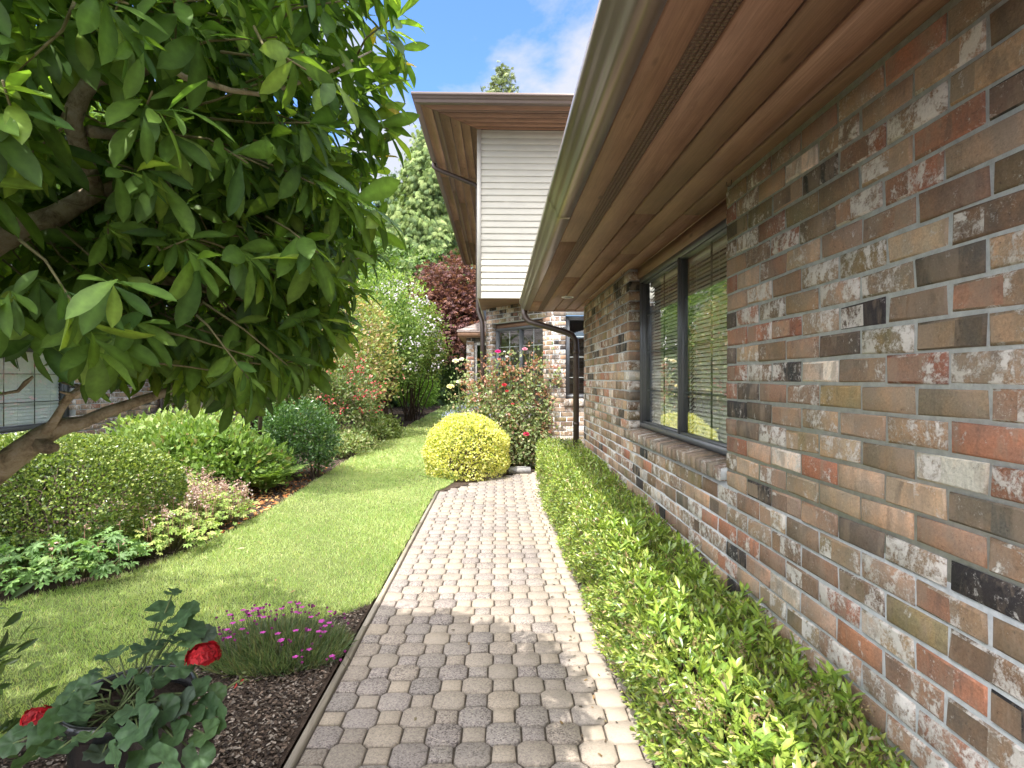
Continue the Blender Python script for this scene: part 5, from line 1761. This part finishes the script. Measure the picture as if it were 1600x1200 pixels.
shrub("perennial", "pale green low plants at the lawn edge below the red azalea", "plant", (-2.95, 10.9, .20), (.42, .8, .24), 220, 12, .06, T_SMALL, .07, [(.18, .26, .08), (.24, .30, .12), (.30, .30, .14)], 97, stem=12, stem_r=.005)
shrub("perennial", "yellowish low clump at the lawn edge under the white flowering shrub", "plant", (-2.95, 13.4, .24), (.4, .9, .28), 200, 12, .06, T_SMALL, .08, [(.19, .25, .08), (.24, .28, .10), (.14, .2, .06)], 98, stem=12, stem_r=.005)
shrub("photinia", "tall bronze and orange tinted shrub half hidden by magnolia leaves", "shrub", (-4.0, 13.6, 1.75), (1.15, 1.0, 1.45), 560, 13, .12, T_SMALL, .11, [(.33, .31, .11, 3), (.40, .32, .14, 2), (.24, .32, .09, 4), (.46, .32, .20, 1.2)], 99, stem=14, lump=.25,
      flowers=[("flowers", 22, .06, [(.5, .18, .14), (.55, .3, .22)], 6)])
shrub("weigela", "big variegated shrub with white flowers over dark stems by the lawn", "shrub", (-3.55, 17.0, 2.25), (1.3, 1.3, 1.6), 760, 15, .13, T_SMALL, .105, [(.14, .23, .05, 3), (.19, .28, .065, 3), (.30, .36, .15, 1.4), (.07, .13, .03, 2.2)], 101, stem=22, stem_r=.025, zmin=-.62, lump=.28,
      flowers=[("flowers", 130, .062, [(.62, .60, .64), (.70, .68, .72), (.60, .52, .56)], 9)])
shrub("weigela", "right hand flowering shrub with mauve blossom, rounded over the lawn", "shrub", (-3.05, 19.6, 2.35), (.95, 1.2, 1.45), 620, 14, .12, T_SMALL, .10, [(.15, .23, .04, 3), (.21, .29, .055, 2), (.28, .31, .09, 1.5), (.08, .14, .03, 2)], 102, stem=16, stem_r=.025, lump=.22,
      flowers=[("flowers", 70, .062, [(.55, .46, .50), (.62, .54, .56)], 8)])
shrub("shrub", "bright lime green low bush at the far end of the lawn strip", "shrub", (-3.25, 22.5, .85), (.75, .8, .85), 330, 13, .1, T_SMALL, .10, [(.20, .34, .05), (.26, .40, .07), (.15, .26, .04)], 103, stem=10, up=.7)
shrub("dogwood", "tall pale green shrub with layered sprays behind the flowering shrubs", "shrub", (-4.9, 20.0, 2.9), (1.9, 1.4, 2.1), 560, 16, .16, T_SMALL, .14, [(.20, .30, .06, 3), (.26, .36, .08, 3), (.33, .40, .12, 1)], 104, stem=16, stem_r=.03, flat=.8, lump=.3)
# layered sprays reaching right
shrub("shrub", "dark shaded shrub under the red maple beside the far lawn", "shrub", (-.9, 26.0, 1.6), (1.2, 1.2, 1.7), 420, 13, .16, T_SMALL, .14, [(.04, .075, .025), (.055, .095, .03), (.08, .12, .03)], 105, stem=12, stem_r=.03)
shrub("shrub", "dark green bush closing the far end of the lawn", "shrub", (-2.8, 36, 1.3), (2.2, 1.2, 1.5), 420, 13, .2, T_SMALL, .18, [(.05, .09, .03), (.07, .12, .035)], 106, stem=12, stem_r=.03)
shrub("shrub", "dark leafy shrub with bare stems behind the fern and cranesbill", "shrub", (-5.0, 11.5, 1.1), (1.2, 1.4, 1.1), 420, 13, .12, T_SMALL, .11, [(.08, .13, .035), (.12, .17, .05), (.2, .2, .08)], 107, stem=24, stem_r=.03, zmin=-.2)


# ------------------------------------------------------------------ trees
def tree_limbs(r, base, top, rad, n, r0, crown_c, crown_r, col=(.10, .075, .055, 1)):
    mb = MB()
    b = np.array(base); t = np.array(top)
    mb.tube([b, b * .6 + t * .4 + r.normal(0, .08, 3), t], [r0, r0 * .7, r0 * .25], 9, col)
    for i in range(n):
        s = r.uniform(.3, .95); p = b * (1 - s) + t * s
        d = unit(r.normal(0, 1, (1, 3)))[0]; d[2] = abs(d[2]) * .7
        e = np.array(crown_c) + d * np.array(crown_r) * r.uniform(.6, .9)
        m = p * .5 + e * .5 + r.normal(0, .12, 3)
        mb.tube([p, m, e], [r0 * .4 * (1.1 - s), r0 * .22, r0 * .06], 6, col)
    return mb


def broadleaf(name, label, c, rad, foot, n_cl, per, size, tpl, ls, pal, seed, mat='leaf', group=None, trunk_r=.14, flat=.5, lump=.28, shell=.22, cat="tree"):
    r = np.random.default_rng(seed)
    foot = foot if isinstance(foot, tuple) else (c[0], c[1])
    root = thing(name, label, cat, (*foot, 0), group)
    tree_limbs(r, (*foot, -.05), (c[0] + .1, c[1], c[2] + rad[2] * .6), .1, 16, trunk_r, c, rad).build("trunk", M['bark'], root)
    mb = MB()
    P, O = clump_points(r, c, rad, n_cl, per, size, -.75, shell, lump)
    foliage(mb, r, P, O, tpl, ls, pal, .1, .7, flat)
    P, O = clump_points(r, c, np.array(rad) * .6, n_cl // 3, per, size, -.75, .25, lump)
    foliage(mb, r, P, O, tpl, ls * 1.2, pal, .1, .7, flat)
    mb.build("crown", M[mat], root)
    return root


MAP = [(.155, .065, .062, 3), (.20, .09, .075, 2), (.27, .13, .095, 1.2), (.10, .045, .047, 2)]
broadleaf("japanese_maple", "dark red Japanese maple above the far brick bay", (-1.5, 25.0, 4.35), (2.1, 1.6, 2.0), 2, 520, 16, np.array([.30, .30, .10]), T_MAPLE, .26, MAP, 111, trunk_r=.10, flat=.85)


SPRAY = []
_r = np.random.default_rng(3)
_V = []; _F = []
for _k in range(9):
    _a = (_k / 8 - .5) * 1.5; _L = 1 - .35 * abs(_k / 8 - .5) * 2
    _b = len(_V)
    _d = np.array([math.sin(_a), math.cos(_a), -.25 * abs(math.sin(_a)) + _r.normal(0, .08)]); _s = np.array([math.cos(_a), -math.sin(_a), 0]) * .055
    _o = np.array([0, .12 * (1 - abs(_k / 8 - .5)), 0])
    _V += [_o, _o + _d * _L * .55 + _s, _o + _d * _L + [0, 0, -.16], _o + _d * _L * .55 - _s]
    _F.append((_b, _b + 1, _b + 2, _b + 3))
T_SPRAY = (np.array(_V), [np.array(_F)])


def conifer(name, label, x, y, h, rad, z0, seed, pal, dens=1.0, droop=.7, ls=.42, group=None, narrow=1.0, zmin_build=0.0):
    r = np.random.default_rng(seed)
    root = thing(name, label, "conifer", (x, y, 0), group)
    tr = MB(); mb = MB()
    tr.tube([(x, y, -.1), (x + .1, y, h * .5), (x, y, h)], [rad * .09, rad * .05, .02], 9, (.12, .08, .06, 1))
    nb_ = int(h * 15 * dens)
    for i in range(nb_):
        t = (i + r.uniform(0, 1)) / nb_
        z = z0 + (h - z0) * t
        if z < zmin_build: continue
        L = rad * (1 - t) ** .78 * r.uniform(.62, 1.08) + .18
        a = i * 2.39996 + r.normal(0, .3)
        d = np.array([math.cos(a), math.sin(a), 0])
        sl = .25 if t > .75 else -.05
        k = max(4, int(L * 7.5 * dens))
        s = np.linspace(.22, 1, k) ** .8
        P = np.array([x, y, z]) + d[None] * (L * s)[:, None]
        P[:, 2] += L * (sl * s - .30 * s ** 2 + .10 * s ** 4)
        if i % 2 == 0:
            tr.tube([(x, y, z), tuple(P[k // 2]), tuple(P[-1])], [.03 * (1 - t) + .012, .018, .005], 4, (.12, .08, .06, 1))
        side = np.array([-d[1], d[0], 0])
        for m in range(4):
            q = r.normal(0, .34, (k, 1)) * (L * (1 - s * .55))[:, None] * .75
            PP = P + side * q + r.normal(0, .2, (k, 3)) * [1, 1, 1.3]
            D = d * .55 + side * np.sign(q) * .55 + np.array([0, 0, -droop]) + r.normal(0, .4, (k, 3))
            N = d * .55 + np.array([0, 0, .75]) + r.normal(0, .5, (k, 3))
            mb.scatter(T_SPRAY, PP, D, N, ls * r.uniform(.6, 1.15, k) * (1 if t < .9 else .75), cols_of(r, k, pal))
    mb.build("crown", M['needle'], root)
    tr.build("trunk", M['bark'], root)
    return root


CED = [(.17, .24, .07, 3), (.23, .30, .10, 3), (.30, .36, .13, 1.5), (.10, .155, .05, 2.5)]
CEDD = [(.075, .13, .055, 3), (.10, .16, .07, 2), (.06, .10, .045, 2)]
def tip(px, py, y):
    p = at(px, py, y); return p.x, p.z
x, z = tip(664, 205, 36)
conifer("cedar", "tall light green cedar with drooping sprays left of the siding wing", x, 36, z, 5.6, .6, 121, CED, 1.25, 1.0, .44)
x, z = tip(612, 262, 37)
conifer("cedar", "darker cedar standing to the left of the tallest light green cedar", x - .4, 38.5, z, 4.6, .6, 122, CEDD, 1.1, .9, .44)
x, z = tip(583, 330, 32)
conifer("cedar", "smaller pale cedar at the magnolia's edge below the clouds", x - .3, 31, z, 4.2, .4, 123, CED, 1.2, .9, .42)
x, z = tip(784, 92, 46)
conifer("fir", "pointed fir top rising behind the siding wing roof", x, 46, z - .9, 6.8, 8, 124, [(.20, .24, .12), (.27, .30, .16), (.14, .18, .09)], .42, -.25, .6, zmin_build=12)
# leafy trees that close the view behind the magnolia and the neighbour's house
DK = [(.07, .13, .03, 3), (.10, .17, .04, 3), (.14, .22, .05, 1.5)]
LT = [(.15, .24, .045, 3), (.20, .30, .06, 2), (.11, .19, .04, 2)]
broadleaf("leafy_tree", "large leafy tree behind the neighbour's roof, nearest the magnolia's left", (-12.5, 15.5, 6.2), (4.2, 3.6, 4.6), 2, 560, 17, .42, T_SMALL, .30, LT, 131, trunk_r=.25, group="leafy trees behind the neighbour's house")
broadleaf("leafy_tree", "dark leafy tree between the neighbour's roof and the cedars", (-9.2, 24, 6.0), (4.0, 3.6, 5.2), 2, 600, 17, .45, T_SMALL, .34, DK, 132, trunk_r=.25, group="leafy trees behind the neighbour's house")
broadleaf("leafy_tree", "far leafy tree at the left edge behind the neighbour's roof", (-22, 20, 7), (5, 4, 5.5), 2, 560, 16, .55, T_SMALL, .40, DK, 133, trunk_r=.3, group="leafy trees behind the neighbour's house")
broadleaf("leafy_tree", "low bushy tree in front of the cedars, left of the weigela", (-7.0, 19.0, 3.2), (2.4, 2.0, 2.6), 1, 460, 16, .28, T_SMALL, .2, LT, 134, trunk_r=.14, group="leafy trees behind the neighbour's house")
broadleaf("leafy_tree", "leafy tree filling the gap beneath the cedars and behind the maple", (-4.6, 30, 3.4), (3.0, 2.0, 3.0), 1, 420, 16, .34, T_SMALL, .26, DK, 135, trunk_r=.16, group="leafy trees behind the neighbour's house")

broadleaf("small_tree", "slim small tree rising from the bed behind the magnolia leaves, behind the fern", (-2.75, 6.75, 2.75), (.85, .75, .75), (-3.45, 8.2), 150, 14, .13, T_SMALL, .11, DK, 136, trunk_r=.035, lump=.2)
# dry leaves on the grass
for i, (px, py, y, lab) in enumerate(((370, 865, 4.65, "pale dry leaf lying on the lawn near the cranesbill edge"), (452, 938, 3.68, "tan curled leaf lying on the lawn nearest the dianthus"), (430, 918, 3.9, "small brown leaf on the lawn, farther from the dianthus than the tan one"))):
    p = at(px, py, y)
    mb = MB()
    mb.scatter(T_MAG2, [(p.x, p.y, .062)], [(.8 - i * .5, .3 + i * .3, .05)], [(.1, -.2, 1)], [.06 - i * .008], [(.46, .37, .24, 1) if i == 0 else (.34, .22, .11, 1)])
    tag(mb.build("fallen_leaf", M['leaf'], loc=(p.x, p.y, .05)), lab, "leaf", "fallen leaves on the lawn")
